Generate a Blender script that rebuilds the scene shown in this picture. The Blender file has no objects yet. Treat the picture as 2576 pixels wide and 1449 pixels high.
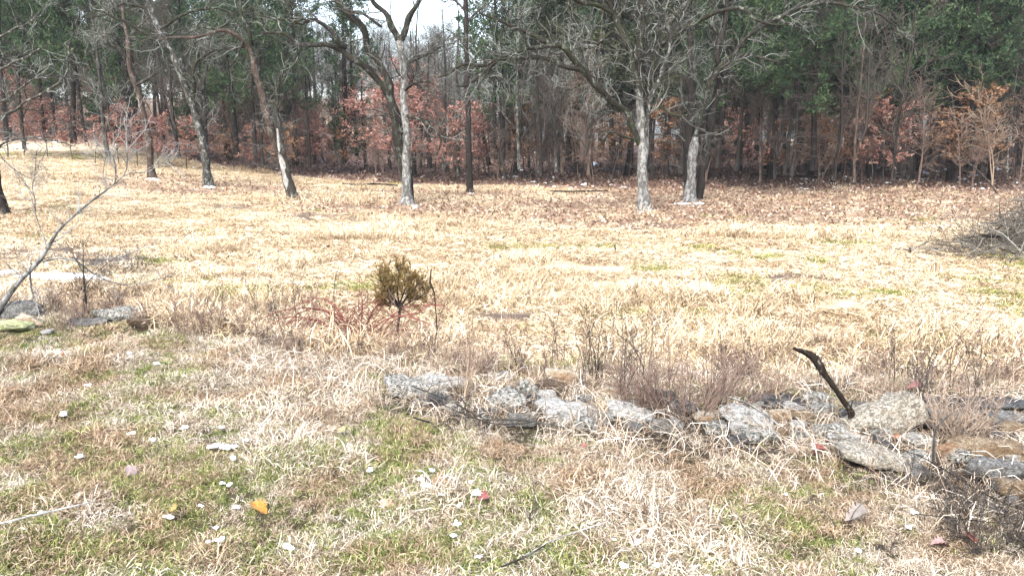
import bpy, math
import numpy as np
from mathutils import Vector, Matrix, Euler, noise as mnoise

R = math.radians
scene = bpy.context.scene
COL = scene.collection

# ------------------------------------------------------------------ camera, sky, sun, exposure
CAM_Z = 1.8
PITCH = R(11.0)
FPX = 2022.0            # focal length in pixels of a 2576 x 1449 picture
cam_d = bpy.data.cameras.new('camera')
cam_d.sensor_width = 36.0
cam_d.lens = 36.0 * FPX / 2576.0
cam_d.clip_start = 0.05
cam_d.clip_end = 1500.0
cam = bpy.data.objects.new('camera', cam_d)
COL.objects.link(cam)
cam.location = (0, 0, CAM_Z)
cam.rotation_euler = (R(90) - PITCH, 0, 0)
scene.camera = cam

SUN_EL, SUN_AZ = R(48), R(200)
world = bpy.data.worlds.new('World')
scene.world = world
world.use_nodes = True
wn = world.node_tree
bg = wn.nodes['Background']
sky = wn.nodes.new('ShaderNodeTexSky')
sky.sky_type = 'NISHITA'
sky.sun_disc = False
sky.sun_elevation = SUN_EL
sky.sun_rotation = SUN_AZ
sky.air_density = 1.0
sky.dust_density = 3.0
hs = wn.nodes.new('ShaderNodeHueSaturation')
hs.inputs['Saturation'].default_value = 0.75
wn.links.new(sky.outputs[0], hs.inputs['Color'])
wn.links.new(hs.outputs[0], bg.inputs['Color'])
bg.inputs['Strength'].default_value = 0.15

sun_d = bpy.data.lights.new('sun', 'SUN')
sun_d.energy = 1.35
sun_d.angle = R(30)
sun_d.color = (1.0, 0.98, 0.95)
sun = bpy.data.objects.new('sun', sun_d)
COL.objects.link(sun)
sun.location = (0, -20, 40)
# sky sun_rotation is clockwise from +Y
sdir = Vector((math.sin(SUN_AZ) * math.cos(SUN_EL), math.cos(SUN_AZ) * math.cos(SUN_EL), math.sin(SUN_EL)))
sun.rotation_euler = sdir.to_track_quat('Z', 'Y').to_euler()

scene.view_settings.view_transform = 'Standard'
scene.view_settings.look = 'None'
scene.view_settings.gamma = 1.0
scene.view_settings.use_curve_mapping = False
scene.view_settings.exposure = 2.0
scene.cycles.max_bounces = 6
scene.cycles.transparent_max_bounces = 4

# ------------------------------------------------------------------ noise and terrain
def _hash(ix, iy, seed):
    n = (ix.astype(np.int64) * 374761393 + iy.astype(np.int64) * 668265263 + seed * 2147483647 // 7) & 0x7fffffff
    n = ((n ^ (n >> 13)) * 1274126177) & 0x7fffffff
    n = n ^ (n >> 16)
    return (n & 0xffff) / 65535.0

def vn(x, y, seed=0):
    x = np.asarray(x, float); y = np.asarray(y, float)
    ix = np.floor(x); iy = np.floor(y)
    fx = x - ix; fy = y - iy
    fx = fx * fx * (3 - 2 * fx); fy = fy * fy * (3 - 2 * fy)
    a = _hash(ix, iy, seed); b = _hash(ix + 1, iy, seed)
    c = _hash(ix, iy + 1, seed); d = _hash(ix + 1, iy + 1, seed)
    return (a * (1 - fx) + b * fx) * (1 - fy) + (c * (1 - fx) + d * fx) * fy

def fbm(x, y, seed=0, o=3):
    s = 0; a = 0.5; t = 0
    for k in range(o):
        s = s + a * vn(x * 2 ** k, y * 2 ** k, seed + k * 17); t += a; a *= 0.5
    return s / t

def sm(a, b, x):
    t = np.clip((np.asarray(x, float) - a) / (b - a), 0, 1)
    return t * t * (3 - 2 * t)

def drop_line(x):
    """y of the top of the bank behind the tumbled wall"""
    return np.interp(x, [-9, -4.5, -1.5, 0.3, 1.5, 3.2, 6], [8.6, 7.55, 6.4, 5.85, 5.75, 5.55, 5.2])

def front_line(x):
    return np.interp(x, [-9, -4.5, -1.5, -0.5, 0.8, 2.0, 2.6, 4.0], [7.6, 6.6, 5.7, 5.0, 4.35, 3.95, 3.3, 2.4])

def height(x, y):
    x = np.asarray(x, float); y = np.asarray(y, float)
    d = y - drop_line(x)
    far = sm(0.0, 1.3, d)
    z = -0.52 * far
    z = z + far * (0.85 * sm(2, 24, -x) * sm(10, 34, y)
         + 0.022 * np.maximum(0, y - 33) + 0.05 * np.maximum(0, y - 36) * sm(4, 26, -x))
    z = z - 0.03 * np.maximum(0, y - 85)
    z = z + 0.05 * (fbm(x * 0.25, y * 0.25, 3) - 0.5) * far * 2.0
    near = 1 - far
    z = z + near * (0.10 * (fbm(x * 0.9, y * 0.9, 11) - 0.5) + 0.05 * (vn(x * 4, y * 4, 5) - 0.5))
    z = z + near * 0.10 * sm(-1.0, -4.0, x) * sm(4.5, 6.6, y)
    z = z + far * 0.035 * (vn(x * 1.3, y * 2.2, 8) - 0.5) * (1 - sm(30, 40, y))
    return z

cp, sp = math.cos(PITCH), math.sin(PITCH)
def ray(u, v):
    a = (u - 1288.0) / FPX; b = -(v - 724.5) / FPX
    return np.array([a, cp + b * sp, -sp + b * cp])   # y component about 1

def hit(u, v, lift=0.0, t0=2.0):
    """ground point seen at picture position u, v (of 2576 x 1449)"""
    d = ray(u, v)
    ts = np.concatenate([np.arange(t0, 12, 0.02), np.arange(12, 130, 0.1)])
    X = d[0] * ts; Y = d[1] * ts; Z = CAM_Z + d[2] * ts
    g = Z - height(X, Y) - lift
    k = np.argmax(g < 0)
    if g[k] >= 0: k = len(ts) - 1
    return np.array([X[k], Y[k], Z[k] - lift])

def at(u, v, y):
    d = ray(u, v); t = y / d[1]
    return np.array([d[0] * t, y, CAM_Z + d[2] * t])

# ------------------------------------------------------------------ mesh helpers
def mesh_from(name, V, F, smooth=True, attrs=None):
    """V (n,3); F list of int arrays (m,3) or (m,4); attrs {name:(domain, array)}"""
    if not isinstance(F, (list, tuple)): F = [F]
    F = [f for f in F if len(f)]
    me = bpy.data.meshes.new(name)
    me.vertices.add(len(V)); me.vertices.foreach_set('co', np.asarray(V, np.float32).ravel())
    idx = np.concatenate([f.ravel() for f in F]).astype(np.int32)
    tot = np.concatenate([np.full(len(f), f.shape[1]) for f in F]).astype(np.int32)
    st = np.concatenate([[0], np.cumsum(tot)[:-1]]).astype(np.int32)
    me.loops.add(len(idx)); me.loops.foreach_set('vertex_index', idx)
    me.polygons.add(len(tot)); me.polygons.foreach_set('loop_start', st); me.polygons.foreach_set('loop_total', tot)
    me.polygons.foreach_set('use_smooth', np.full(len(tot), smooth))
    for k, (dom, arr) in (attrs or {}).items():
        arr = np.asarray(arr, np.float32)
        if arr.ndim == 1:
            at_ = me.attributes.new(k, 'FLOAT', dom); at_.data.foreach_set('value', arr)
        else:
            at_ = me.attributes.new(k, 'FLOAT_VECTOR', dom); at_.data.foreach_set('vector', arr.ravel())
    me.update(calc_edges=True)
    return me

def link(name, me, mat=None, parent=None, loc=(0, 0, 0), rot=(0, 0, 0), scale=(1, 1, 1), kind=None, label=None):
    o = bpy.data.objects.new(name, me)
    if mat is not None and not me.materials: me.materials.append(mat)
    COL.objects.link(o)
    o.location = loc; o.rotation_euler = rot; o.scale = scale
    if parent is not None: o.parent = parent
    if kind: o['kind'] = kind
    if label: o['label'] = label
    return o

def tag(o, label, cat, group=None, kind=None):
    o['label'] = label; o['category'] = cat
    if group: o['group'] = group
    if kind: o['kind'] = kind
    return o

def empty(name, loc, label, cat, group=None, rotz=0):
    o = bpy.data.objects.new(name, None); COL.objects.link(o)
    o.location = loc; o.rotation_euler = (0, 0, rotz)
    o.empty_display_size = 0.2
    return tag(o, label, cat, group)

def norm(a):
    return a / np.maximum(np.linalg.norm(a, axis=-1, keepdims=True), 1e-9)

def tubes(P, rad, sides=3):
    """P (N,K,3), rad (N,K) -> V, F quads (+tip not capped)"""
    P = np.asarray(P, float); rad = np.asarray(rad, float)
    N, K, _ = P.shape
    T = np.empty_like(P)
    T[:, 1:-1] = P[:, 2:] - P[:, :-2]; T[:, 0] = P[:, 1] - P[:, 0]; T[:, -1] = P[:, -1] - P[:, -2]
    T = norm(T)
    avg = norm(P[:, -1] - P[:, 0])
    ref = np.zeros((N, 3)); k = np.argmin(np.abs(avg), axis=1); ref[np.arange(N), k] = 1
    A = norm(np.cross(T, ref[:, None, :])); B = np.cross(T, A)
    ang = np.linspace(0, 2 * np.pi, sides, endpoint=False)
    V = P[:, :, None, :] + rad[:, :, None, None] * (A[:, :, None, :] * np.cos(ang)[None, None, :, None] + B[:, :, None, :] * np.sin(ang)[None, None, :, None])
    n = np.arange(N)[:, None, None] * (K * sides); kk = np.arange(K - 1)[None, :, None] * sides
    s = np.arange(sides)[None, None, :]; s2 = (s + 1) % sides
    F = np.stack([n + kk + s, n + kk + s2, n + kk + sides + s2, n + kk + sides + s], -1).reshape(-1, 4)
    return V.reshape(-1, 3), F

class Geo:
    def __init__(self): self.V = []; self.F = {}; self.n = 0; self.A = []
    def add(self, V, F, a=None):
        V = np.asarray(V, float); F = np.asarray(F)
        self.V.append(V); self.F.setdefault(F.shape[1], []).append(F + self.n); self.n += len(V)
        self.A.append(np.full(len(V), 0.5) if a is None else (np.full(len(V), a) if np.isscalar(a) else a))
        return self
    def mesh(self, name, smooth=True):
        return mesh_from(name, np.concatenate(self.V), [np.concatenate(v) for v in self.F.values()], smooth,
                         {'rnd': ('POINT', np.concatenate(self.A))})

def spawn(rng, P, rad, per, lmin, lmax, K, ang, up=0.0, wig=0.25, t0=0.2, t1=1.0, rs=0.6, rmax=1.0, rend=0.25, flat=0.0):
    """children branches of polylines P (N,M,3): `per` each (mean)"""
    N, M, _ = P.shape
    cnt = rng.poisson(per, N) if np.isscalar(per) else rng.poisson(per)
    idx = np.repeat(np.arange(N), cnt); n = len(idx)
    if n == 0: return np.zeros((0, K, 3)), np.zeros((0, K))
    t = rng.uniform(t0, t1, n) * (M - 1); i = np.minimum(t.astype(int), M - 2); f = (t - i)[:, None]
    p = P[idx, i] * (1 - f) + P[idx, i + 1] * f
    r = rad[idx, i] * (1 - f[:, 0]) + rad[idx, i + 1] * f[:, 0]
    T = norm(P[idx, i + 1] - P[idx, i])
    rd = norm(rng.normal(size=(n, 3))); perp = norm(rd - (rd * T).sum(1, keepdims=True) * T)
    a = R(1) * rng.normal(ang, ang * 0.25, n)[:, None]
    d = norm(T * np.cos(a) + perp * np.sin(a) + np.array([0, 0, up]))
    L = rng.uniform(lmin, lmax, n) * (1 - 0.35 * t / (M - 1))
    st = (L / (K - 1))[:, None]
    out = np.empty((n, K, 3)); out[:, 0] = p
    for k in range(1, K):
        out[:, k] = out[:, k - 1] + d * st
        d = norm(d + rng.normal(0, wig, (n, 3)) + np.array([0, 0, up * 0.35]) - np.array([0, 0, flat]) * d)
    r0 = np.minimum(r * rs, rmax)
    rr = r0[:, None] * np.linspace(1, rend, K)[None, :]
    return out, rr

def crom(pts, n):
    """Catmull-Rom resample of rows of pts (m,d) to n rows"""
    p = np.asarray(pts, float); m = len(p)
    q = np.vstack([2 * p[0] - p[1], p, 2 * p[-1] - p[-2]])
    seg = np.concatenate([[0], np.cumsum(np.linalg.norm(np.diff(p[:, :3], axis=0), axis=1))])
    s = np.linspace(0, seg[-1], n); i = np.clip(np.searchsorted(seg, s, side='right') - 1, 0, m - 2)
    t = ((s - seg[i]) / np.maximum(seg[i + 1] - seg[i], 1e-9))[:, None]
    a, b, c, d = q[i], q[i + 1], q[i + 2], q[i + 3]
    return 0.5 * ((2 * b) + (c - a) * t + (2 * a - 5 * b + 4 * c - d) * t ** 2 + (3 * b - a - 3 * c + d) * t ** 3)

# ------------------------------------------------------------------ materials
def mat(name):
    m = bpy.data.materials.new(name); m.use_nodes = True
    nt = m.node_tree; b = nt.nodes['Principled BSDF']
    b.inputs['Roughness'].default_value = 0.9
    b.inputs['Specular IOR Level'].default_value = 0.15
    return m, nt, b

def nd(nt, typ, **kw):
    n = nt.nodes.new(typ)
    for k, v in kw.items():
        if hasattr(n, k): setattr(n, k, v)
        else: n.inputs[k].default_value = v
    return n

def ramp(nt, fac, stops, interp='LINEAR'):
    r = nt.nodes.new('ShaderNodeValToRGB'); cr = r.color_ramp; cr.interpolation = interp
    while len(cr.elements) < len(stops): cr.elements.new(0.5)
    for e, (p, c) in zip(cr.elements, stops):
        e.position = p; e.color = (c[0], c[1], c[2], 1) if not np.isscalar(c) else (c, c, c, 1)
    nt.links.new(fac, r.inputs[0])
    return r.outputs[0]

def mixc(nt, f, a, b, typ='MIX'):
    m = nt.nodes.new('ShaderNodeMix'); m.data_type = 'RGBA'; m.blend_type = typ
    for s, x in ((m.inputs[0], f), (m.inputs[6], a), (m.inputs[7], b)):
        if hasattr(x, 'links') or isinstance(x, bpy.types.NodeSocket): nt.links.new(x, s)
        elif np.isscalar(x): s.default_value = x
        else: s.default_value = (x[0], x[1], x[2], 1)
    return m.outputs[2]

def tex(nt, scale, detail=4, rough=0.6, stretch=(1, 1, 1), coord='Object', dist=0.0):
    tc = nt.nodes.new('ShaderNodeTexCoord'); mp = nt.nodes.new('ShaderNodeMapping')
    mp.inputs['Scale'].default_value = stretch
    nt.links.new(tc.outputs[coord], mp.inputs[0])
    n = nt.nodes.new('ShaderNodeTexNoise')
    n.inputs['Scale'].default_value = scale; n.inputs['Detail'].default_value = detail
    n.inputs['Roughness'].default_value = rough; n.inputs['Distortion'].default_value = dist
    nt.links.new(mp.outputs[0], n.inputs['Vector'])
    return n.outputs['Fac']

def bump(nt, b, h, dist=0.02, strength=0.8):
    n = nt.nodes.new('ShaderNodeBump'); n.inputs['Distance'].default_value = dist; n.inputs['Strength'].default_value = strength
    nt.links.new(h, n.inputs['Height']); nt.links.new(n.outputs[0], b.inputs['Normal'])

def bark(name, dark, mid, lichen, amount=0.5, scale=1.0, moss=None):
    m, nt, b = mat(name)
    n1 = tex(nt, 14 * scale, 6, 0.7, (1, 1, 0.22))
    c = ramp(nt, n1, [(0.32, dark), (0.62, mid)])
    n2 = tex(nt, 4.5 * scale, 6, 0.75, (1, 1, 0.6))
    f = ramp(nt, n2, [(0.60 - 0.22 * amount, 0.0), (0.70 - 0.22 * amount, 1.0)])
    c = mixc(nt, f, c, lichen)
    if moss:
        n3 = tex(nt, 2.1 * scale, 5, 0.7)
        c = mixc(nt, ramp(nt, n3, [(0.5, 0.0), (0.62, 0.8)]), c, moss)
    n4 = tex(nt, 60 * scale, 3, 0.7)
    c = mixc(nt, 0.6, c, ramp(nt, n4, [(0.3, 0.35), (0.7, 1.0)]), 'MULTIPLY')
    nt.links.new(c, b.inputs['Base Color'])
    bump(nt, b, n1, 0.02 / scale, 1.0)
    return m

M = {}
M['bark_oak'] = bark('bark_oak', (0.010, 0.009, 0.007), (0.036, 0.030, 0.023), (0.15, 0.165, 0.145), 0.28, 1.3, (0.022, 0.028, 0.011))
M['bark_limb'] = bark('bark_limb', (0.010, 0.009, 0.007), (0.034, 0.029, 0.021), (0.17, 0.19, 0.16), 0.26, 1.4, (0.026, 0.034, 0.012))
M['bark_pale'] = bark('bark_pale', (0.04, 0.037, 0.032), (0.15, 0.145, 0.135), (0.31, 0.31, 0.295), 0.56, 2.2)
M['bare_wood'] = bark('bare_wood', (0.15, 0.14, 0.125), (0.36, 0.345, 0.32), (0.50, 0.49, 0.46), 0.5, 2.5)
M['bark_brown'] = bark('bark_brown', (0.025, 0.018, 0.014), (0.085, 0.062, 0.048), (0.15, 0.125, 0.105), 0.4, 1.4)
M['bark_dark'] = bark('bark_dark', (0.008, 0.007, 0.006), (0.035, 0.029, 0.024), (0.09, 0.09, 0.08), 0.12, 1.0)
M['bark_grey'] = bark('bark_grey', (0.018, 0.015, 0.013), (0.06, 0.052, 0.043), (0.15, 0.16, 0.14), 0.35, 1.3)
M['bark_birchy'] = bark('bark_birchy', (0.014, 0.012, 0.010), (0.06, 0.056, 0.047), (0.25, 0.26, 0.235), 0.42, 2.2)
M['charred'] = bark('charred', (0.006, 0.005, 0.004), (0.03, 0.022, 0.016), (0.22, 0.2, 0.17), 0.1, 4.0)

def plain(name, stops, transl=0.0, tint_mode=None, scale=None, attr='rnd', rough=0.85):
    """colour by the per-piece random attribute; tint_mode multiplies or mixes an instance tint"""
    m, nt, b = mat(name)
    b.inputs['Roughness'].default_value = rough
    a = nd(nt, 'ShaderNodeAttribute', attribute_name=attr)
    c = ramp(nt, a.outputs['Fac'], stops)
    if tint_mode:
        t = nd(nt, 'ShaderNodeAttribute', attribute_name='tint', attribute_type='INSTANCER')
        c = mixc(nt, 1.0, c, t.outputs['Vector'], 'MULTIPLY')
    if scale:
        n = tex(nt, scale, 3, 0.6)
        c = mixc(nt, 0.7, c, ramp(nt, n, [(0.3, 0.45), (0.7, 1.0)]), 'MULTIPLY')
    nt.links.new(c, b.inputs['Base Color'])
    if transl > 0:
        tr = nt.nodes.new('ShaderNodeBsdfTranslucent'); nt.links.new(c, tr.inputs['Color'])
        mx = nt.nodes.new('ShaderNodeMixShader'); mx.inputs[0].default_value = transl
        nt.links.new(b.outputs[0], mx.inputs[1]); nt.links.new(tr.outputs[0], mx.inputs[2])
        nt.links.new(mx.outputs[0], nt.nodes['Material Output'].inputs['Surface'])
    return m

M['twig_lichen'] = plain('twig_lichen', [(0, (0.018, 0.015, 0.012)), (0.45, (0.06, 0.056, 0.048)), (0.8, (0.17, 0.18, 0.16)), (1, (0.34, 0.36, 0.33))])
M['twig_grey'] = plain('twig_grey', [(0, (0.025, 0.02, 0.017)), (1, (0.11, 0.095, 0.082))])
M['twig_brown'] = plain('twig_brown', [(0, (0.05, 0.032, 0.022)), (1, (0.17, 0.105, 0.075))])
M['twig_pale'] = plain('twig_pale', [(0, (0.12, 0.11, 0.10)), (1, (0.40, 0.40, 0.38))])
M['twig_red'] = plain('twig_red', [(0, (0.08, 0.028, 0.025)), (1, (0.20, 0.075, 0.062))])
M['twig_rust'] = plain('twig_rust', [(0, (0.07, 0.048, 0.038)), (1, (0.28, 0.20, 0.16))])
M['twig_tan'] = plain('twig_tan', [(0, (0.16, 0.11, 0.075)), (1, (0.42, 0.33, 0.25))])
M['cedar'] = plain('cedar', [(0, (0.018, 0.038, 0.020)), (0.5, (0.048, 0.085, 0.042)), (1, (0.125, 0.17, 0.08))], 0.3)
M['cedar_olive'] = plain('cedar_olive', [(0, (0.032, 0.040, 0.022)), (0.5, (0.07, 0.08, 0.044)), (1, (0.135, 0.142, 0.08))], 0.3)
M['cedar_brown'] = plain('cedar_brown', [(0, (0.10, 0.065, 0.025)), (0.5, (0.22, 0.15, 0.055)), (1, (0.38, 0.28, 0.12))], 0.3)
M['leaf_rust'] = plain('leaf_rust', [(0, (0.15, 0.068, 0.055)), (0.5, (0.36, 0.185, 0.145)), (1, (0.58, 0.37, 0.31))], 0.35)
M['leaf_orange'] = plain('leaf_orange', [(0, (0.13, 0.065, 0.036)), (0.5, (0.25, 0.135, 0.075)), (1, (0.42, 0.27, 0.17))], 0.3)
M['leaf_litter'] = plain('leaf_litter', [(0, (0.10, 0.056, 0.036)), (0.5, (0.25, 0.155, 0.105)), (0.85, (0.40, 0.28, 0.20)), (1, (0.55, 0.45, 0.36))], 0.15, 'MUL')
M['straw'] = plain('straw', [(0, (0.07, 0.045, 0.03)), (0.3, (0.26, 0.195, 0.135)), (0.62, (0.55, 0.48, 0.375)), (1, (0.86, 0.83, 0.77))], 0.12, 'MUL')
M['green_grass'] = plain('green_grass', [(0, (0.045, 0.065, 0.018)), (0.5, (0.13, 0.16, 0.05)), (0.85, (0.28, 0.29, 0.115)), (1, (0.60, 0.54, 0.38))], 0.15, 'MUL')
M['twig_brush'] = plain('twig_brush', [(0, (0.035, 0.028, 0.022)), (0.6, (0.13, 0.115, 0.095)), (1, (0.30, 0.29, 0.25))])
SR = [
 ('long lichen-spotted slab with a mossy left end at the left tip of the stone heap', 1040, 985, 150, 50, 'lichen', -14, .5),
 ('flat white stone behind the long slab at the left of the heap', 1118, 966, 130, 38, 'white', -4, .5),
 ('small white stone in the twigs below the flat white stone', 1142, 1034, 42, 26, 'white', 0, .7),
 ('rounded grey stone half hidden by straw left of the cream block', 1275, 1012, 90, 50, 'lichen', 8, .7),
 ('narrow pale stone standing on edge left of the cream block', 1325, 984, 36, 46, 'lichen', 60, .7),
 ('cream-coloured angular block topmost in the middle of the heap', 1413, 950, 78, 40, 'cream', -6, .6),
 ('brown crumbly stone under the cream block', 1382, 978, 66, 40, 'brown', 0, .7),
 ('big rough white stone in the middle of the heap', 1432, 1034, 160, 62, 'white', -12, .6),
 ('small white peaked stone on the upper left of the big rough white stone', 1372, 1002, 52, 32, 'white', 15, .7),
 ('grey stone right behind the big rough white stone', 1466, 1010, 54, 30, 'grey', 0, .7),
 ('low grey block in the grass below the big rough white stone', 1315, 1064, 64, 34, 'grey', -8, .7),
 ('lichened stone closing the right end of the big rough white stone', 1520, 1062, 54, 36, 'lichen', -10, .7),
 ('pale slab with a grey left face left of the reddish bush foot', 1585, 1046, 116, 48, 'white', -10, .6),
 ('grey stone under the reddish bush', 1680, 1076, 74, 36, 'grey', 0, .7),
 ('dark grey stone in the foot of the reddish bush', 1722, 1030, 70, 36, 'dark', 0, .7),
 ('small cream stone right of the reddish bush foot', 1774, 1056, 50, 28, 'cream', 0, .7),
 ('grey-white cobble below the small cream stone', 1797, 1081, 56, 30, 'lichen', 0, .7),
 ('long white stone with black specks left of the two cream stones', 1888, 1056, 124, 48, 'white', -16, .5),
 ('small white cobble under the long speckled stone', 1854, 1080, 46, 30, 'white', 0, .8),
 ('low flat white stone in the front edge below the long speckled stone', 1904, 1098, 94, 34, 'lichen', 0, .6),
 ('wide dark grey slab behind the two cream stones', 1958, 1014, 140, 44, 'dark', -8, .55),
 ('cream and orange stone between the dark slab and the tan stone', 1960, 1046, 62, 34, 'cream', -10, .7),
 ('layered tan stone right of the cream and orange stone', 2025, 1050, 48, 28, 'tan', -8, .8),
 ('little white stone below the layered tan stone', 2012, 1071, 44, 18, 'white', 0, .8),
 ('lichen-covered cobble left of the charred stick foot', 2090, 1092, 82, 40, 'lichen', 5, .7),
 ('speckled stone in front of the charred stick foot', 2122, 1114, 64, 38, 'lichen', 0, .7),
 ('dull brown stone out in the meadow left of the charred stick', 2026, 978, 50, 24, 'brown', 0, .7),
 ('big tilted beige slab right of the charred stick', 2228, 1056, 178, 84, 'beige', 27, .55),
 ('small orange and white stone at the foot of the charred stick', 2158, 1064, 26, 20, 'orange', 0, .8),
 ('black-faced stone in the hollow at the foot of the charred stick', 2135, 1050, 40, 36, 'dark', 0, .8),  # added stone, its dark tone stands for the shade in a gap
 ('dark upper ledge stone at the right side of the picture', 2470, 1022, 240, 34, 'dark', 2, .35),
 ('pale grey middle ledge stone at the right side of the picture', 2458, 1050, 250, 34, 'grey', -3, .35),
 ('shadowy lower ledge stone behind the wavy brown slab', 2450, 1082, 250, 44, 'dark', -2, .35),
 ('white crumpled stone right below the big tilted beige slab', 2316, 1112, 76, 38, 'white', -12, .7),
 ('small cream stone with an orange rim under the tilted beige slab', 2186, 1128, 46, 20, 'cream', 5, .8),
 ('cracked orange stone left of the wavy brown slab', 2388, 1146, 50, 46, 'orange', 20, .6),
 ('thin orange chip between the flat slab and the cracked orange stone', 2334, 1150, 30, 16, 'orange', 0, .8),
 ('wavy tan-brown slab with a cream top edge at the right side', 2494, 1138, 168, 62, 'tan', -6, .4),
 ('rounded tan stone above the wavy brown slab, cut by the picture edge', 2552, 1088, 60, 40, 'tan', 0, .7),
 ('wide flat white slab lying lowest in front, right of the middle', 2232, 1158, 214, 50, 'beige', -12, .55),
 ('low grey stone at the lower right end of the wide flat slab', 2316, 1188, 66, 32, 'grey', -8, .7),
 ('streaked dark grey stone at the lower right, under the wavy slab', 2516, 1188, 136, 62, 'grey', -8, .6),
 ('tan and dark stone at the far lower right corner of the heap', 2558, 1234, 74, 44, 'tan', -5, .7),
 ('flat grey stone under dark twigs at the lower right', 2486, 1282, 92, 26, 'grey', 0, .7),
 ('pale grey stone behind the yellow-green stone at the far left', 42, 782, 84, 48, 'grey', -4, .7),
 ('yellow-green lichened stone at the far left edge', 28, 820, 78, 36, 'green', -4, .7),
 ('cream flake leaning on the yellow-green stone', 74, 812, 66, 24, 'cream', -20, .5),
 ('small white chip right of the yellow-green stone', 114, 837, 28, 14, 'white', 0, .8),
 ('grey boulder with a dark hollow under it at the left', 284, 792, 104, 44, 'lichen', -4, .6),
 ('small dark stone left of the grey boulder', 182, 812, 44, 20, 'dark', 0, .8),
 ('weathered grey stone just under the grey boulder', 225, 812, 60, 24, 'grey', 0, .8),
 ('flat brown stone right of the grey boulder', 356, 817, 66, 30, 'brown', -8, .6),
 ('pale stone sunk in white straw above the left grass slope', 640, 838, 84, 20, 'white', -10, .5),
 ('little white stone lying in the meadow right of the middle', 1985, 712, 34, 10, 'white', 0, .8),
 ('cream stone in the grass behind the bush, right of the cream block', 1668, 925, 58, 16, 'cream', 0, .7),
 ('pale stone in straw left of the cream block, farther back', 1262, 950, 60, 26, 'lichen', 0, .7),
 ('half buried grey stone between slab and low grey block', 1225, 1040, 60, 26, 'grey', 0, .7),
]

FOOT = []
for q_ in SR:
    b_ = hit(q_[1], q_[2] + 0.42 * q_[4]); k_ = b_[1] / FPX; W_ = q_[3] * k_ * 1.16; D_ = W_ * q_[7]
    FOOT.append((b_[0], b_[1] + 0.30 * D_, W_ / 2, D_ / 2, R(q_[6])))
FOOT = np.array(FOOT)
def on_rock(x, y):
    """0 clear of stones, 1 on one; second value: close in front of one"""
    dx = (x[:, None] - FOOT[None, :, 0]) / FOOT[None, :, 2]; dy = (y[:, None] - FOOT[None, :, 1]) / FOOT[None, :, 3]
    r = np.hypot(dx, dy).min(1)
    fy = FOOT[None, :, 1] - y[:, None]
    front = ((np.abs(dx) < 1.1) & (fy > 0) & (fy < FOOT[None, :, 3] + 0.28)).any(1)
    return r < 1.0, front
# ------------------------------------------------------------------ ground sheet
def graded(lo_far, lo, hi, hi_far, step, g=1.12):
    a = list(np.arange(lo, hi, step)); s = step; x = hi
    while x < hi_far: a.append(x); s *= g; x += s
    a.append(hi_far); s = step; x = lo
    b = []
    while x > lo_far: s *= g; x -= s; b.append(max(x, lo_far))
    return np.array(b[::-1] + a)

TREE_BASES = []      # filled by hero trees: litter pools
HERO_UV = [(380, 450), (524, 470), (736, 503), (1025, 518), (1183, 487), (1621, 533), (1740, 510), (0, 541)]
for hu in HERO_UV: TREE_BASES.append(hit(*hu))

def litter_mask(x, y):
    m = np.zeros_like(np.asarray(x, float))
    for (p, r, s) in zip(TREE_BASES, [2.5, 3.2, 1.4, 3.2, 3.0, 5.0, 5.5, 1.2], [.5, .8, .35, .9, .8, 1, 1, .6]):
        d = np.hypot((x - p[0]) * 0.62, y - p[1] + 0.1 * r)
        m = np.maximum(m, s * (1 - sm(0.3 * r, 1.2 * r, d)))
    # right and middle: a broad sheet of leaves up to the wood's edge
    m = np.maximum(m, 0.95 * sm(-2, 5, x - 0.08 * (y - 20)) * sm(17.5, 23, y + 0.10 * np.abs(x - 8)))
    m = np.maximum(m, sm(0.0, 1.8, y - edge_y(x)))
    return np.clip(m + 0.9 * (fbm(x * 0.8, y * 1.2, 41, 4) - 0.45) * (m > 0.03), 0, 1)

def edge_y(x):
    """front edge of the wood"""
    return np.interp(x, [-40, -24, -16, -8, 0, 8, 16, 24, 40], [48, 47, 40, 35, 34, 33, 33, 30, 27])

BARE = [(800, 545, .9), (840, 552, .8), (2200, 905, 1.1), (2330, 890, .9), (2520, 890, .9), (270, 600, .6), (60, 640, 1.5), (300, 655, 1.0), (180, 650, .9), (470, 610, .6), (2090, 595, .9), (640, 620, .5), (1150, 690, .5), (1300, 800, .5), (560, 520, .8), (1620, 570, .9), (1960, 560, .8), (100, 745, .6), (350, 745, .6), (1600, 640, .5), (2000, 700, .6)]
BP = [(hit(u_, v_), r_) for u_, v_, r_ in BARE]
def bare_mask(x, y):
    m = np.zeros_like(np.asarray(x, float))
    for p, r in BP: m = np.maximum(m, 1 - sm(0.35, 1.1, np.hypot((x - p[0]) / (1.7 * r), (y - p[1]) / r) + 0.9 * (fbm(x * 2.2, y * 2.2, 47, 3) - .5)))
    return m
gx = graded(-400, -6.5, 6.5, 400, 0.09, 1.09)
gy = graded(-60, 1.5, 9.0, 700, 0.08, 1.045)
GX, GY = np.meshgrid(gx, gy)
GZ = height(GX, GY)
nx, ny = len(gx), len(gy)
ii = (np.arange(ny - 1)[:, None] * nx + np.arange(nx - 1)[None, :]).ravel()
GF = np.stack([ii, ii + 1, ii + nx + 1, ii + nx], 1)
far = sm(0.2, 1.2, GY - drop_line(GX))
wood = sm(-0.6, 1.2, GY - edge_y(GX)) * (1 - sm(74, 80, GY))
lit = litter_mask(GX, GY) * far
rocky_shade = sm(-0.1, 0.2, GY - front_line(GX)) * sm(0.25, -0.1, GY - drop_line(GX)) * sm(-1.7, -0.9, GX)
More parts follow.
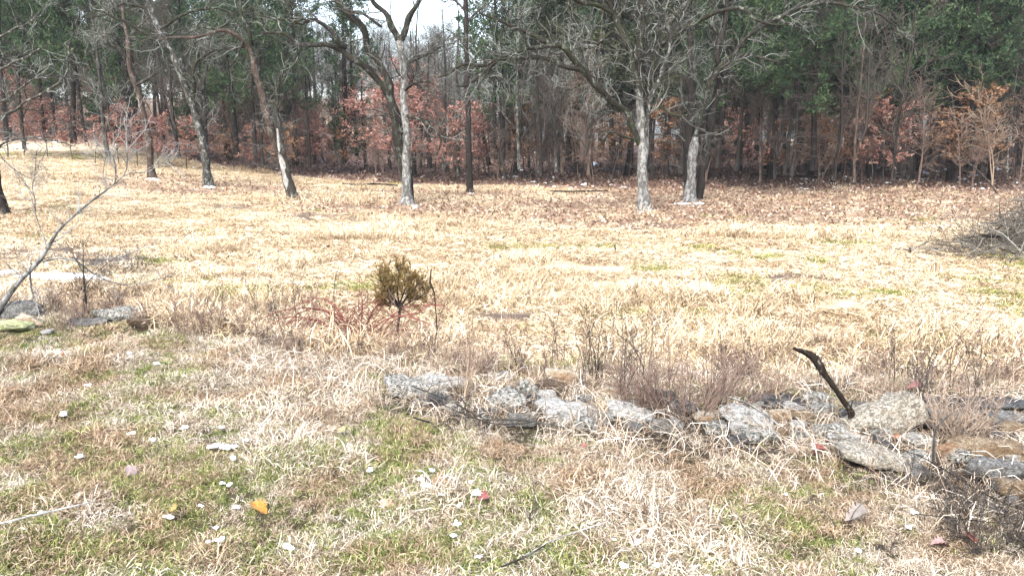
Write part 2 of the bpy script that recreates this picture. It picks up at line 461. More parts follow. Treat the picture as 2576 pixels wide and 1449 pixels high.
gme = mesh_from('ground', np.stack([GX, GY, GZ], -1).reshape(-1, 3), GF, True,
                {'far': ('POINT', far.ravel()), 'wood': ('POINT', wood.ravel()), 'litter': ('POINT', lit.ravel()), 'rocky_shade': ('POINT', rocky_shade.ravel()), 'bare': ('POINT', (bare_mask(GX, GY) * far).ravel())})
m, nt, b = mat('ground_soil')
def A(n): return nd(nt, 'ShaderNodeAttribute', attribute_name=n).outputs['Fac']
n1 = tex(nt, 3.0, 8, 0.7); n2 = tex(nt, 22, 6, 0.75); n3 = tex(nt, 0.8, 5, 0.6, (1, 2.2, 1))
n5 = tex(nt, 6, 6, 0.75, (0.5, 2.2, 1))
near_c = mixc(nt, ramp(nt, n1, [(0.42, 0.0), (0.58, 1.0)]), (0.03, 0.022, 0.015), (0.028, 0.034, 0.012))
near_c = mixc(nt, ramp(nt, n2, [(0.35, 0.0), (0.65, 0.7)]), near_c, (0.10, 0.075, 0.05))
mead = ramp(nt, n5, [(0.30, (0.26, 0.20, 0.13)), (0.5, (0.52, 0.43, 0.29)), (0.7, (0.68, 0.59, 0.43))])
mead = mixc(nt, ramp(nt, n3, [(0.58, 0.0), (0.72, 0.35)]), mead, (0.20, 0.18, 0.08))
leafc = ramp(nt, n2, [(0.25, (0.07, 0.043, 0.03)), (0.5, (0.175, 0.115, 0.08)), (0.75, (0.32, 0.23, 0.165))])
floor_c = ramp(nt, n2, [(0.3, (0.07, 0.044, 0.038)), (0.55, (0.17, 0.108, 0.09)), (0.8, (0.32, 0.22, 0.18))])
near_c = mixc(nt, A('rocky_shade'), near_c, ramp(nt, n2, [(0.35, (0.016, 0.012, 0.009)), (0.6, (0.06, 0.045, 0.032)), (0.75, (0.16, 0.12, 0.085))]))  # soil among the stones darkened further, painting the shade of the crevices
c = mixc(nt, A('far'), near_c, mead)
c = mixc(nt, A('bare'), c, ramp(nt, n2, [(0.3, (0.05, 0.035, 0.028)), (0.6, (0.15, 0.11, 0.085)), (0.8, (0.32, 0.25, 0.19))]))
lm = nd(nt, 'ShaderNodeMath', operation='MULTIPLY'); nt.links.new(A('litter'), lm.inputs[0]); nt.links.new(ramp(nt, n1, [(0.3, 0.5), (0.6, 1.0)]), lm.inputs[1])
c = mixc(nt, lm.outputs[0], c, leafc)
c = mixc(nt, A('wood'), c, floor_c)
nt.links.new(c, b.inputs['Base Color'])
bump(nt, b, n2, 0.03, 1.0)
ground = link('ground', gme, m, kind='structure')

mh = bpy.data.materials.new('haze'); mh.use_nodes = True; hn = mh.node_tree; hn.nodes.clear()
ho = hn.nodes.new('ShaderNodeOutputMaterial'); hv = hn.nodes.new('ShaderNodeVolumePrincipled'); hn.links.new(hv.outputs[0], ho.inputs['Volume'])
hv.inputs['Color'].default_value = (0.86, 0.92, 1.0, 1); hv.inputs['Density'].default_value = 0.0004
hx = np.array([[x_, y_, z_] for x_ in (-420, 420) for y_ in (-70, 710) for z_ in (-25, 30)], float)
link('haze', mesh_from('haze', hx, np.array([[0, 1, 3, 2], [4, 6, 7, 5], [0, 4, 5, 1], [2, 3, 7, 6], [0, 2, 6, 4], [1, 5, 7, 3]]), False), mh, kind='stuff')

# ------------------------------------------------------------------ scattering (grass, litter) as instances
LIB = {}
def scatter(name, protos, mats, P, rot, scl, idx, tint, label, cat):
    coll = bpy.data.collections.new(name + '_tufts')
    for k, (pm, mm) in enumerate(zip(protos, mats)):
        if not pm.materials: pm.materials.append(mm)
        o = bpy.data.objects.new('%s_tuft_%02d' % (name, k), pm); coll.objects.link(o)
    me = bpy.data.meshes.new(name); me.vertices.add(len(P)); me.vertices.foreach_set('co', np.asarray(P, np.float32).ravel())
    for k, arr in (('rot', rot), ('scl', scl), ('tint', tint)):
        a = me.attributes.new(k, 'FLOAT_VECTOR', 'POINT'); a.data.foreach_set('vector', np.asarray(arr, np.float32).ravel())
    a = me.attributes.new('idx', 'INT', 'POINT'); a.data.foreach_set('value', np.asarray(idx, np.int32))
    o = bpy.data.objects.new(name, me); COL.objects.link(o)
    g = bpy.data.node_groups.new(name, 'GeometryNodeTree')
    g.interface.new_socket('Geometry', in_out='INPUT', socket_type='NodeSocketGeometry')
    g.interface.new_socket('Geometry', in_out='OUTPUT', socket_type='NodeSocketGeometry')
    gi = g.nodes.new('NodeGroupInput'); go = g.nodes.new('NodeGroupOutput')
    iop = g.nodes.new('GeometryNodeInstanceOnPoints'); ci = g.nodes.new('GeometryNodeCollectionInfo')
    ci.inputs['Collection'].default_value = coll
    ci.inputs['Separate Children'].default_value = True; ci.inputs['Reset Children'].default_value = True
    iop.inputs['Pick Instance'].default_value = True
    def attr(n, t):
        q = g.nodes.new('GeometryNodeInputNamedAttribute'); q.data_type = t; q.inputs['Name'].default_value = n
        return q.outputs['Attribute']
    L = g.links.new
    L(gi.outputs[0], iop.inputs['Points']); L(ci.outputs[0], iop.inputs['Instance'])
    L(attr('idx', 'INT'), iop.inputs['Instance Index'])
    L(attr('rot', 'FLOAT_VECTOR'), iop.inputs['Rotation']); L(attr('scl', 'FLOAT_VECTOR'), iop.inputs['Scale'])
    L(iop.outputs[0], go.inputs[0])
    md = o.modifiers.new('scatter', 'NODES'); md.node_group = g
    return tag(o, label, cat, kind='stuff')

def tuft(rng, n, rad, L0, L1, w, lean0, lean1, curl=0.5, bias=0.0, bias_amt=0.0):
    az = rng.uniform(0, 2 * np.pi, n)
    if bias_amt: az = np.where(rng.random(n) < bias_amt, rng.normal(bias, 0.5, n), az)
    rr = rad * np.sqrt(rng.random(n)); th = rng.uniform(0, 2 * np.pi, n)
    p0 = np.stack([rr * np.cos(th), rr * np.sin(th), np.full(n, -0.01)], 1)
    lean = R(1) * rng.uniform(lean0, lean1, n); L = rng.uniform(L0, L1, n)
    K = 4; cl = rng.uniform(0.2, 1.0, n) * curl
    pts = np.empty((n, K, 3)); pts[:, 0] = p0; a = lean * 0.5
    for k in range(1, K):
        d = np.stack([np.sin(a) * np.cos(az), np.sin(a) * np.sin(az), np.cos(a)], 1)
        pts[:, k] = pts[:, k - 1] + d * (L / (K - 1))[:, None]
        a = a + lean * 0.5 + cl; az = az + rng.normal(0, 0.2, n)
    pts[:, :, 2] = np.maximum(pts[:, :, 2], -0.012)
    side = norm(np.stack([-np.sin(az), np.cos(az), rng.normal(0, 0.5, n)], 1))
    ww = w * rng.uniform(0.6, 1.4, n)[:, None] * np.array([0.9, 1.0, 0.75, 0.12])[None, :]
    Lf = pts + side[:, None, :] * ww[:, :, None] * 0.5; Rt = pts - side[:, None, :] * ww[:, :, None] * 0.5
    V = np.stack([Lf, Rt], 2).reshape(-1, 3)
    base = (np.arange(n) * 2 * K)[:, None] + (np.arange(K - 1) * 2)[None, :]
    F = np.stack([base, base + 1, base + 3, base + 2], -1).reshape(-1, 4)
    return V, F, np.repeat(rng.random(n), 2 * K)

def tuft_mesh(name, *a, **k):
    V, F, r = tuft(*a, **k)
    return mesh_from(name, V, F, True, {'rnd': ('POINT', r)})

rng = np.random.default_rng(7)
fg_straw = [tuft_mesh('straw_tuft', rng, 46, 0.05, 0.03, 0.085, 0.0029, 25, 92, 0.25) for _ in range(8)]
fg_long = [tuft_mesh('long_straw', rng, 26, 0.045, 0.08, 0.16, 0.0030, 25, 85, 0.3) for _ in range(4)]
fg_green = [tuft_mesh('green_tuft', rng, 40, 0.06, 0.03, 0.07, 0.0032, 20, 80, 0.35) for _ in range(5)]
protos = fg_straw + fg_long + fg_green
mats = [M['straw']] * 12 + [M['green_grass']] * 5

# foreground points
N = 44000
y = np.sqrt(rng.uniform(1.7 ** 2, 8.0 ** 2, N * 2)); x = rng.uniform(-1, 1, N * 2) * (0.78 * y + 0.8)
rk, fr = on_rock(x, y)
keep = (~rk) & (y < drop_line(x) + 0.3) & (rng.random(N * 2) < np.clip(6.0 / y, 0, 1) ** 0.5)
x, y = x[keep][:N], y[keep][:N]
rock_zone = sm(-0.15, 0.15, y - front_line(x)) * sm(-1.6, -0.6, x)
thin = rng.random(len(x)) < 1 - 0.62 * rock_zone
x, y, rock_zone = x[thin], y[thin], rock_zone[thin]
z = height(x, y); _, fr = on_rock(x, y)
g = fbm(x * 1.5 + 9, y * 1.5, 23, 3) + 0.20 * sm(3.9, 2.2, y) * sm(1.4, -0.2, x) + 0.16 * sm(-1.0, -2.8, x) - 0.05 * sm(5.0, 6.5, y) - 0.16 * sm(0.0, 1.5, x)
g2 = fbm(x * 6, y * 6, 29, 2)
isg = (g * 0.6 + g2 * 0.4 + rng.normal(0, 0.07, len(x))) > 0.512
lng = (~isg) & (~fr) & (rng.random(len(x)) < 0.04 + 0.18 * rock_zone)
idx = np.where(isg, rng.integers(12, 17, len(x)), np.where(lng, rng.integers(8, 12, len(x)), rng.integers(0, 8, len(x))))
# straw also grows among the green
mixin = isg & (rng.random(len(x)) < 0.45); idx = np.where(mixin, rng.integers(0, 8, len(x)), idx)
cl = fbm(x * 2.2, y * 2.2, 31, 3)
s = rng.uniform(0.7, 1.25, len(x)) * (0.45 + 1.7 * cl ** 2)
s = np.where(isg, s * 0.95, s); s = np.where(fr, s * 0.42, s)
rot = np.stack([rng.normal(0, 0.12, len(x)), rng.normal(0, 0.12, len(x)), rng.uniform(0, 6.28, len(x))], 1)
hue = fbm(x * 3.1, y * 3.1, 37, 3)
w = np.clip((hue - 0.30) * 3.2, 0, 1)[:, None]
tint = (1 - w) * np.array([0.72, 0.60, 0.48]) + w * np.array([1.04, 1.02, 0.97])
tint = tint * rng.uniform(0.8, 1.12, len(x))[:, None]
grn = idx >= 12
tint[grn] = np.array([1.1, 1.12, 0.9]) * rng.uniform(0.7, 1.35, grn.sum())[:, None]
tint = np.clip(tint, 0, 1.4)
scatter('foreground_grass', protos, mats, np.stack([x, y, z], 1), rot, np.stack([s, s, s * rng.uniform(0.75, 1.1, len(x))], 1), idx, tint,
        'matted tan straw and short green grass covering the near bank', 'grass')

# meadow
md_short = [tuft_mesh('meadow_tuft', rng, 90, 0.20, 0.07, 0.17, 0.0065, 55, 100, 0.35, 0.0, 0.5) for _ in range(6)]
md_tall = [tuft_mesh('meadow_tall', rng, 60, 0.16, 0.14, 0.30, 0.006, 20, 70, 0.4) for _ in range(4)]
md_green = [tuft_mesh('meadow_green', rng, 80, 0.20, 0.05, 0.12, 0.006, 25, 80, 0.4) for _ in range(2)]
N = 34000
y = 6.0 * (42 / 6.0) ** rng.random(N) ** 0.72; x = rng.uniform(-1, 1, N) * (0.72 * y + 1.5)
lm_ = litter_mask(x, y)
k = (y > drop_line(x) + 0.1) & (y < edge_y(x) + 0.6) & (rng.random(N) > 0.92 * lm_) & (fbm(x * 1.1, y * 2.0, 51, 3) > 0.33) & (rng.random(N) > 0.72 * bare_mask(x, y)) & (~on_rock(x, y)[0])
x, y = x[k], y[k]; z = height(x, y); n = len(x)
tallz = fbm(x * 0.5, y * 0.5, 61, 3) + 0.22 * sm(13, 8, y) - 0.05
isT = (tallz > 0.60) & (rng.random(n) < 0.7)
gr = fbm(x * 0.55 + 4, y * 0.8, 67, 3) + 0.10 * sm(16, 10, y) * sm(0, 3, x) - 0.12 * sm(15, 20, y) + 0.3 * sm(-17, -22, x) * sm(33, 38, y)
isG = (gr > 0.66) & (rng.random(n) < 0.55)
idx = np.where(isG, rng.integers(10, 12, n), np.where(isT, rng.integers(6, 10, n), rng.integers(0, 6, n)))
cl = fbm(x * 1.3, y * 2.6, 71, 3)
s = rng.uniform(0.7, 1.2, n) * (0.5 + 1.0 * cl) * (1 + 0.012 * y)
s[(idx < 10) & (y > 20)] *= 0.85; s[on_rock(x, y)[1]] *= 0.5
hue = fbm(x * 0.7, y * 1.8, 73, 4); w = np.clip((hue - 0.36) * 3.4, 0, 1)[:, None]
tint = (1 - w) * np.array([0.96, 0.84, 0.66]) + w * np.array([1.30, 1.22, 1.03])
tint *= rng.uniform(0.85, 1.12, n)[:, None]
rot = np.stack([rng.normal(0, 0.06, n), rng.normal(0, 0.06, n), rng.choice([0, 3.14], n) + rng.normal(0, 0.6, n)], 1)
gg = idx >= 10; tint[gg] = np.array([1.35, 1.25, 0.9]) * rng.uniform(0.8, 1.3, gg.sum())[:, None]
scatter('meadow_grass', md_short + md_tall + md_green, [M['straw']] * 10 + [M['green_grass']] * 2, np.stack([x, y, z], 1), rot, np.stack([s, s, s], 1), idx, tint,
        'dry pale yellow meadow grass lying flat between the bank and the wood', 'grass')

# fallen leaves
def leaf_shape(rng, lobed=True, curl=0.35, L=0.10):
    """lobed oak leaf, origin at stem"""
    ts = np.linspace(0.06, 1, 12); prof = np.array([.04, .10, .24, .15, .36, .20, .46, .24, .40, .22, .20, .0]) if lobed else np.sin(ts * np.pi) * 0.3
    mid = np.stack([ts * L, np.zeros(12), curl * L * ts ** 2 * rng.uniform(-1, 1.2)], 1)
    le = mid.copy(); le[:, 1] += prof * L; le[:, 2] += curl * L * prof * rng.uniform(0.2, 1.6)
    ri = mid.copy(); ri[:, 1] -= prof * L; ri[:, 2] += curl * L * prof * rng.uniform(0.2, 1.6)
    V = np.stack([le, mid, ri], 1).reshape(-1, 3)
    b_ = np.arange(11)[:, None] * 3
    F = np.concatenate([np.stack([b_ + 0, b_ + 1, b_ + 4, b_ + 3], -1).reshape(-1, 4), np.stack([b_ + 1, b_ + 2, b_ + 5, b_ + 4], -1).reshape(-1, 4)])
    return V, F

def simple_leaf(rng, r):
    V = np.array([[0, 0, 0], [.4, .32, .12], [1, 0, .05], [.45, -.3, .15]]) * 0.11
    V = V * rng.uniform(0.8, 1.2, (1, 3)); F = np.array([[0, 1, 2, 3]])
    return mesh_from('oak_leaf', V, F, False, {'rnd': ('POINT', np.full(4, r))})
N = 120000
y = 9 * (62 / 9.0) ** rng.random(N) ** 0.55; x = rng.uniform(-1, 1, N) * (0.70 * y + 1)
lm_ = litter_mask(x, y)
k = rng.random(N) < lm_ * (0.8 + 0.2 * (y > 30)) + 0.05 * sm(8, 16, y) * (fbm(x * .5, y * 1.2, 55, 3) > .5)
x, y = x[k], y[k]; n = len(x)
sc = rng.uniform(0.6, 1.15, n) * np.where(y > 33, 1.5, 1.0)
P = np.stack([x, y, height(x, y) + rng.uniform(0.01, 0.06, n)], 1)
rot = np.stack([rng.normal(0, 0.6, n), rng.normal(0, 0.6, n), rng.uniform(0, 6.28, n)], 1)
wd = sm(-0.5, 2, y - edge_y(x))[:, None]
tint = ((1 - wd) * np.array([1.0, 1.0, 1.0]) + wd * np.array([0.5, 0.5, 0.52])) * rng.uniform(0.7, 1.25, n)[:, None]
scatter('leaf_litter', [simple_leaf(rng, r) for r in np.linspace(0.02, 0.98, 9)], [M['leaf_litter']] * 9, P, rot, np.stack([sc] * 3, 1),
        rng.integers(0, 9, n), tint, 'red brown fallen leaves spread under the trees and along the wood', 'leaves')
# ------------------------------------------------------------------ trees with limbs drawn one by one
def limb_from_px(pts, y0, rng, n=None, wob=0.012):
    """pts rows (u, v, half width in px, depth offset) -> polyline and radii"""
    q = []
    for p in pts:
        dy = p[3] if len(p) > 3 else 0.0
        w = at(p[0], p[1], y0 + dy); q.append([w[0], w[1], w[2], p[2] * (y0 + dy) / FPX])
    q = np.array(q)
    L = np.linalg.norm(np.diff(q[:, :3], axis=0), axis=1).sum()
    n = n or max(8, int(L / 0.13))
    c = crom(q, n)
    ph = rng.uniform(0, 6, (3, 3)); t = np.linspace(0, L, n)[:, None]
    wv = (np.sin(t * 3.1 + ph[0]) + 0.6 * np.sin(t * 6.7 + ph[1])) * wob * np.clip(t / 0.5, 0, 1)
    c[:, :3] += wv
    c[:, 3] = np.maximum(c[:, 3] * (1 + 0.08 * np.sin(t[:, 0] * 9 + ph[2, 0]) + rng.normal(0, 0.03, n)), 0.002)
    return c[None, :, :3], c[None, :, 3]

def tube_mesh(name, P, r, sides=8, rnd=0.5, cap=False, rough=0.0, flare=0.0):
    if cap:
        P = np.concatenate([P, P[:, -1:] + (P[:, -1:] - P[:, -2:-1]) * 0.15], 1); r = np.concatenate([r, r[:, -1:] * 0.02], 1)
    V, F = tubes(P, r, sides)
    if rough or flare:
        K = P.shape[1]; V = V.reshape(K, sides, 3); c = P[0][:, None, :]
        th = np.arange(sides) * 2 * np.pi / sides
        k = np.ones((K, sides))
        ph = (len(name) * 1.7 + float(P[0, 0, 0])) % 6
        z = np.arange(K)[:, None]
        k += rough * 0.9 * (vn(z * 0.9 + 7, th[None, :] * 2.2, 5) - .5) * 2
        k += rough * (np.sin(2 * th + z * 0.35 + ph) + 0.6 * np.sin(3 * th - z * 0.5 + 2 * ph))
        if flare:
            h = (P[0][:, 2] - P[0][0, 2])[:, None]
            k += flare * np.exp(-np.maximum(h, 0) / 0.18) * (0.6 + 0.6 * np.abs(np.sin(1.5 * th + ph)))
        V = (c + (V - c) * k[:, :, None]).reshape(-1, 3)
    return mesh_from(name, V, F, True, {'rnd': ('POINT', np.full(len(V), rnd))})

def twig_set(rng, limbs, dens=1.0, size=1.0, droop=0.0, levels=3):
    """fine branching on given limbs [(P,r),...]; returns Geo"""
    g = Geo()
    l1P = []; l1r = []
    for P, r in limbs:
        L = np.linalg.norm(np.diff(P[0], axis=0), axis=1).sum()
        a, b_ = spawn(rng, P, r, max(1, 2.1 * L * dens), 0.6 * size, 1.9 * size, 10, 52, 0.10 - droop, 0.19, 0.12, 1.0, 0.5, 0.022, 0.3)
        l1P.append(a); l1r.append(b_)
    P1 = np.concatenate(l1P); r1 = np.maximum(np.concatenate(l1r), 0.0065)
    g.add(*tubes(P1, r1, 4), a=np.repeat(rng.uniform(0.0, 0.75, len(P1)), 40))
    P2, r2 = spawn(rng, P1, r1, 5.0, 0.3 * size, 0.9 * size, 6, 46, 0.05 - droop, 0.24, 0.15, 1.0, 0.6, 0.012, 0.45)
    r2 = np.maximum(r2, 0.0038)
    g.add(*tubes(P2, r2, 3), a=np.repeat(rng.uniform(0.0, 1.0, len(P2)), 18))
    if levels > 2:
        P3, r3 = spawn(rng, P2, r2, 4.2, 0.15 * size, 0.45 * size, 4, 44, 0.03 - droop, 0.27, 0.2, 1.0, 0.7, 0.008, 0.55)
        r3 = np.maximum(r3, 0.0028)
        g.add(*tubes(P3, r3, 3), a=np.repeat(rng.uniform(0.0, 1.0, len(P3)), 12))
    return g, P1

def hero(name, label, cat, uv, trunk, limbs, seed, bark_='bark_oak', limb_bark='bark_limb', twig='twig_lichen', dens=1.0, size=1.0, droop=0, group=None, flare=0.75, twig_trunk=False, tcap=False, levels=3):
    rng = np.random.default_rng(seed)
    b0 = hit(*uv); y0 = b0[1]
    root = empty(name, tuple(b0), label, cat, group)
    def local(P): return P - b0[None, None, :]
    tp, tr = limb_from_px(trunk, y0, rng); tp = local(tp)
    tp[0, 0, 2] -= 0.06
    link('trunk', tube_mesh('trunk', tp, tr, 12, 0.4, tcap, 0.05, flare), M[bark_], root)
    got = [(tp[:, len(tp[0]) // 2:], tr[:, len(tp[0]) // 2:])] if twig_trunk else []
    for lb in limbs:
        mt = limb_bark
        if isinstance(lb, dict): mt = lb['m']; lb = lb['p']
        P, r = limb_from_px(lb, y0, rng, wob=0.022); P = local(P)
        link('limb', tube_mesh('limb', P, r, 8, 0.4, True, 0.06), M[mt], root)
        got.append((P, r))
    if got and dens > 0:
        g, _ = twig_set(rng, got, dens, size, droop, levels)
        link('twigs', g.mesh('twigs'), M[twig], root, kind='stuff')
    return root

H = {}
H['D'] = hero('oak_tree', 'big bare oak with a whitish foot and twin stems, limbs arching left over the meadow', 'tree', (1025, 519),
  [(1023, 521, 15), (1023, 455, 12), (1023, 385, 10), (1023, 327, 9.5), (1017, 270, 9), (1016, 193, 8.5), (1009, 135, 8.5), (1005, 104, 9)],
  [[(1033, 516, 10, .25), (1024, 455, 12, .35), (1010, 385, 13, .4), (1000, 347, 13, .4), (989, 270, 12, .4), (976, 228, 11.5, .4), (952, 204, 9, .3), (921, 173, 8, .1), (883, 146, 7, -.1), (864, 127, 6.5), (817, 112, 6, -.3), (779, 117, 5.5), (752, 112, 5), (733, 96, 4.5), (713, 83, 4), (656, 83, 2)],
   [(986, 262, 9, .4), (975, 205, 8.5, .4), (952, 154, 8, .5), (929, 135, 7.5, .6), (916, 85, 8, .6), (900, 55, 8, .6), (868, 28, 7, .6), (840, -10, 6, .6), (815, -60, 5, .6)],
   [(1005, 106, 8), (989, 69, 7.5), (973, 38, 6.5), (944, 15, 5.5), (925, -18, 4.5), (905, -70, 3)],
   [(1004, 108, 8), (1018, 85, 7.5), (1029, 46, 7), (1045, 20, 6), (1056, -10, 5.5), (1062, -60, 4)],
   [(870, 122, 5), (848, 104, 5, -.3), (833, 77, 5, -.4), (806, 60, 4.5, -.5), (787, 50, 4, -.6), (760, 62, 3.5, -.7), (721, 50, 3, -.8), (650, 40, 1.5, -1)],
   [(1019, 290, 4), (1050, 300, 3.5, -.5), (1085, 320, 3, -.9), (1110, 350, 2.5, -1.2), (1095, 400, 1.5, -1.4)],
   [(1017, 230, 4), (1045, 210, 3.4, -.5), (1080, 205, 2.8, -.8), (1115, 230, 1.6, -1)],
   [(1009, 175, 5), (1040, 150, 4, .5), (1075, 138, 3.5, .6), (1105, 120, 2, .8)],
   [(884, 35, 4, .6), (905, 30, 4), (935, 52, 3.5), (960, 70, 3)],
  ], 11, 'bark_pale', 'bark_oak', dens=1.5, size=1.0, twig_trunk=True)
H['F'] = hero('oak_tree', 'big pale-barked oak with a straight white trunk and wide spreading limbs', 'tree', (1621, 533),
  [(1621, 536, 17), (1619, 480, 14), (1616, 424, 12.5), (1618, 347, 12.5), (1613, 300, 11), (1609, 239, 9), (1605, 225, 8)],
  [{'m': 'bark_limb', 'p': [(1613, 262, 7), (1612, 215, 10, .1), (1610, 173, 10, .1), (1612, 96, 9, .1), (1615, 38, 8, .1), (1618, -40, 6, .1), (1625, -90, 4)]},
   [(1610, 365, 7), (1594, 325, 7), (1583, 289, 8.5), (1558, 270, 9), (1527, 246, 8.5, -.2), (1504, 220, 8.5, -.4), (1484, 196, 8, -.5), (1461, 173, 8, -.7), (1442, 148, 7, -.8), (1419, 123, 6.5, -.9), (1384, 108, 6, -1), (1346, 92, 5.5, -1.1), (1303, 73, 5, -1.2), (1250, 52, 3.5, -1.3), (1205, 30, 2, -1.4)],
   [(1461, 176, 6, -.7), (1423, 168, 6, -.9), (1392, 152, 6, -1), (1353, 148, 5.5, -1.1), (1288, 148, 5.5, -1.3), (1256, 149, 5, -1.4), (1214, 164, 4.5, -1.5), (1160, 167, 4, -1.6), (1128, 185, 3, -1.7), (1106, 196, 2, -1.8)],
   [(1256, 150, 4, -1.4), (1214, 183, 4, -1.5), (1190, 205, 3.5, -1.6), (1172, 216, 3, -1.6), (1150, 216, 2, -1.7)],
   [(1408, 116, 5, -1), (1380, 119, 5, -1.2), (1327, 122, 4.5, -1.4), (1288, 136, 4, -1.5), (1250, 140, 2, -1.6)],
   [(1611, 235, 8), (1596, 181, 8), (1581, 127, 8, .2), (1561, 77, 7.5, .3), (1546, 31, 7, .4), (1527, -8, 6, .4), (1505, -60, 4, .4)],
   [(1544, 36, 5, .4), (1504, 15, 5, .2), (1457, 4, 4.5), (1420, -20, 3)],
   {'m': 'bark_birchy', 'p': [(1625, 340, 5, -.2), (1631, 270, 5.5, -.3), (1642, 231, 6, -.3), (1662, 196, 6, -.4), (1677, 154, 5, -.5), (1686, 96, 4.5, -.5), (1676, 72, 3.5, -.6), (1640, 60, 2, -.6)]},
   [(1620, 260, 8, .2), (1635, 216, 8, .2), (1650, 140, 7.5, .3), (1669, 89, 7, .3), (1692, 54, 6, .4), (1719, 23, 5.5, .4), (1746, -6, 5, .4), (1775, -50, 3.5, .4)],
   [(1660, 112, 6, .3), (1696, 90, 6, .2), (1743, 64, 6), (1789, 35, 5.5, -.3), (1827, 23, 5, -.5), (1866, 25, 4.5, -.7), (1889, 42, 3.5, -.8), (1935, 62, 2.5, -.9), (1975, 60, 1.5, -1)],
   [(1540, 80, 4, .3), (1500, 112, 3.5), (1460, 128, 3), (1400, 140, 2)],
   [(1595, 352, 4, -.1), (1570, 345, 3.5, -.3), (1540, 335, 3, -.4), (1515, 360, 1.8, -.5)],
   [(1632, 285, 3.5, -.3), (1660, 270, 3, -.4), (1700, 290, 2.5, -.6), (1745, 288, 1.5, -.7)],
  ], 12, 'bark_pale', 'bark_limb', dens=1.55, size=0.95)
H['G'] = hero('oak_tree', 'split oak with a peeling grey-white stem beside dark stems, snow round its foot', 'tree', (1737, 512),
  [(1735, 514, 16), (1738, 455, 12), (1743, 385, 11.5), (1750, 345, 7)],
  [[(1747, 400, 6), (1752, 335, 7), (1766, 277, 6.5, .2), (1785, 223, 6.5, .3), (1808, 173, 7, .4), (1839, 142, 6, .4), (1866, 112, 5.5, .4), (1904, 77, 5, .3), (1945, 50, 5, .2), (2000, 26, 5), (2060, 10, 4.5, -.2), (2101, 8, 4, -.3), (2148, 19, 3.5, -.5), (2182, 46, 2, -.6)],
   {'m': 'bark_dark', 'p': [(1727, 512, 8, .2), (1730, 440, 10, .3), (1735, 347, 11, .3), (1739, 270, 11, .4), (1739, 193, 9, .4), (1735, 116, 7, .5), (1732, 40, 6, .5), (1735, -50, 4, .5)]},
   {'m': 'bark_dark', 'p': [(1759, 500, 10, .6), (1768, 430, 10, .6), (1775, 385, 10.5, .7), (1789, 300, 10, .7), (1802, 231, 8.5, .8), (1812, 190, 7, .8), (1806, 120, 6.5, .8), (1820, 77, 6, .9), (1828, 20, 5, 1), (1840, -50, 3.5, 1)]},
   [(1845, 138, 4.5, .4), (1880, 140, 4, .2), (1930, 150, 3), (1960, 160, 2)],
   [(1955, 46, 4, .2), (1985, 60, 3.5, 0), (2030, 58, 3, -.2), (2070, 70, 1.6, -.4)],
   [(2060, 10, 3.5, -.2), (2050, -30, 3), (2030, -80, 2)],
   [(2101, 8, 3, -.3), (2200, 30, 3, -.5), (2240, 55, 2.4, -.6), (2272, 74, 1.5, -.7)],
   [(1818, 100, 4, .9), (1790, 70, 3.5, .9), (1765, 50, 3, .9), (1740, 20, 2, .9)],
  ], 13, 'bark_pale', 'bark_limb', dens=1.25, size=0.9)
H['C'] = hero('dead_tree', 'leaning tree with a strip of bare white wood and a snapped top', 'tree', (736, 503),
  [(738, 504, 13), (728, 462, 10.5), (719, 424, 10), (709, 385, 9.5), (702, 327, 8.5), (694, 287, 8), (693, 275, 8)],
  [{'m': 'bare_wood', 'p': [(729, 488, 3.5, -.07), (722, 462, 7.6, -.07), (715, 437, 8.4, -.075), (709, 408, 7.4, -.075), (704, 370, 4.6, -.08), (699, 325, 2.5, -.08)]},
   [(695, 282, 5.5), (697, 247, 5), (701, 216, 4.5), (706, 185, 3)],
   {'m': 'bark_brown', 'p': [(730, 490, 8, .15), (712, 420, 10, .15), (688, 345, 10.5, .1), (675, 295, 10, .1), (662, 260, 9.5, .1), (647, 193, 8.5, .1), (631, 130, 6, .2), (612, 108, 5.5), (588, 88, 5, -.2), (559, 80, 4.5, -.4), (520, 86, 4, -.5), (485, 95, 3.5, -.6), (447, 93, 3, -.7), (400, 105, 1.6, -.8)]},
   [(632, 130, 4.5, .2), (628, 80, 4), (610, 40, 3.5), (600, 0, 3), (590, -50, 2)],
   [(559, 80, 3, -.4), (530, 72, 3, -.4), (495, 74, 2.5, -.5), (460, 90, 1.5, -.5)],
   [(610, 105, 3.5, -.1), (600, 130, 2.6, -.2), (585, 160, 2, -.3), (575, 200, 1.2, -.3)],
  ], 14, 'bark_grey', 'bark_limb', dens=1.3, size=0.85, droop=0.04)
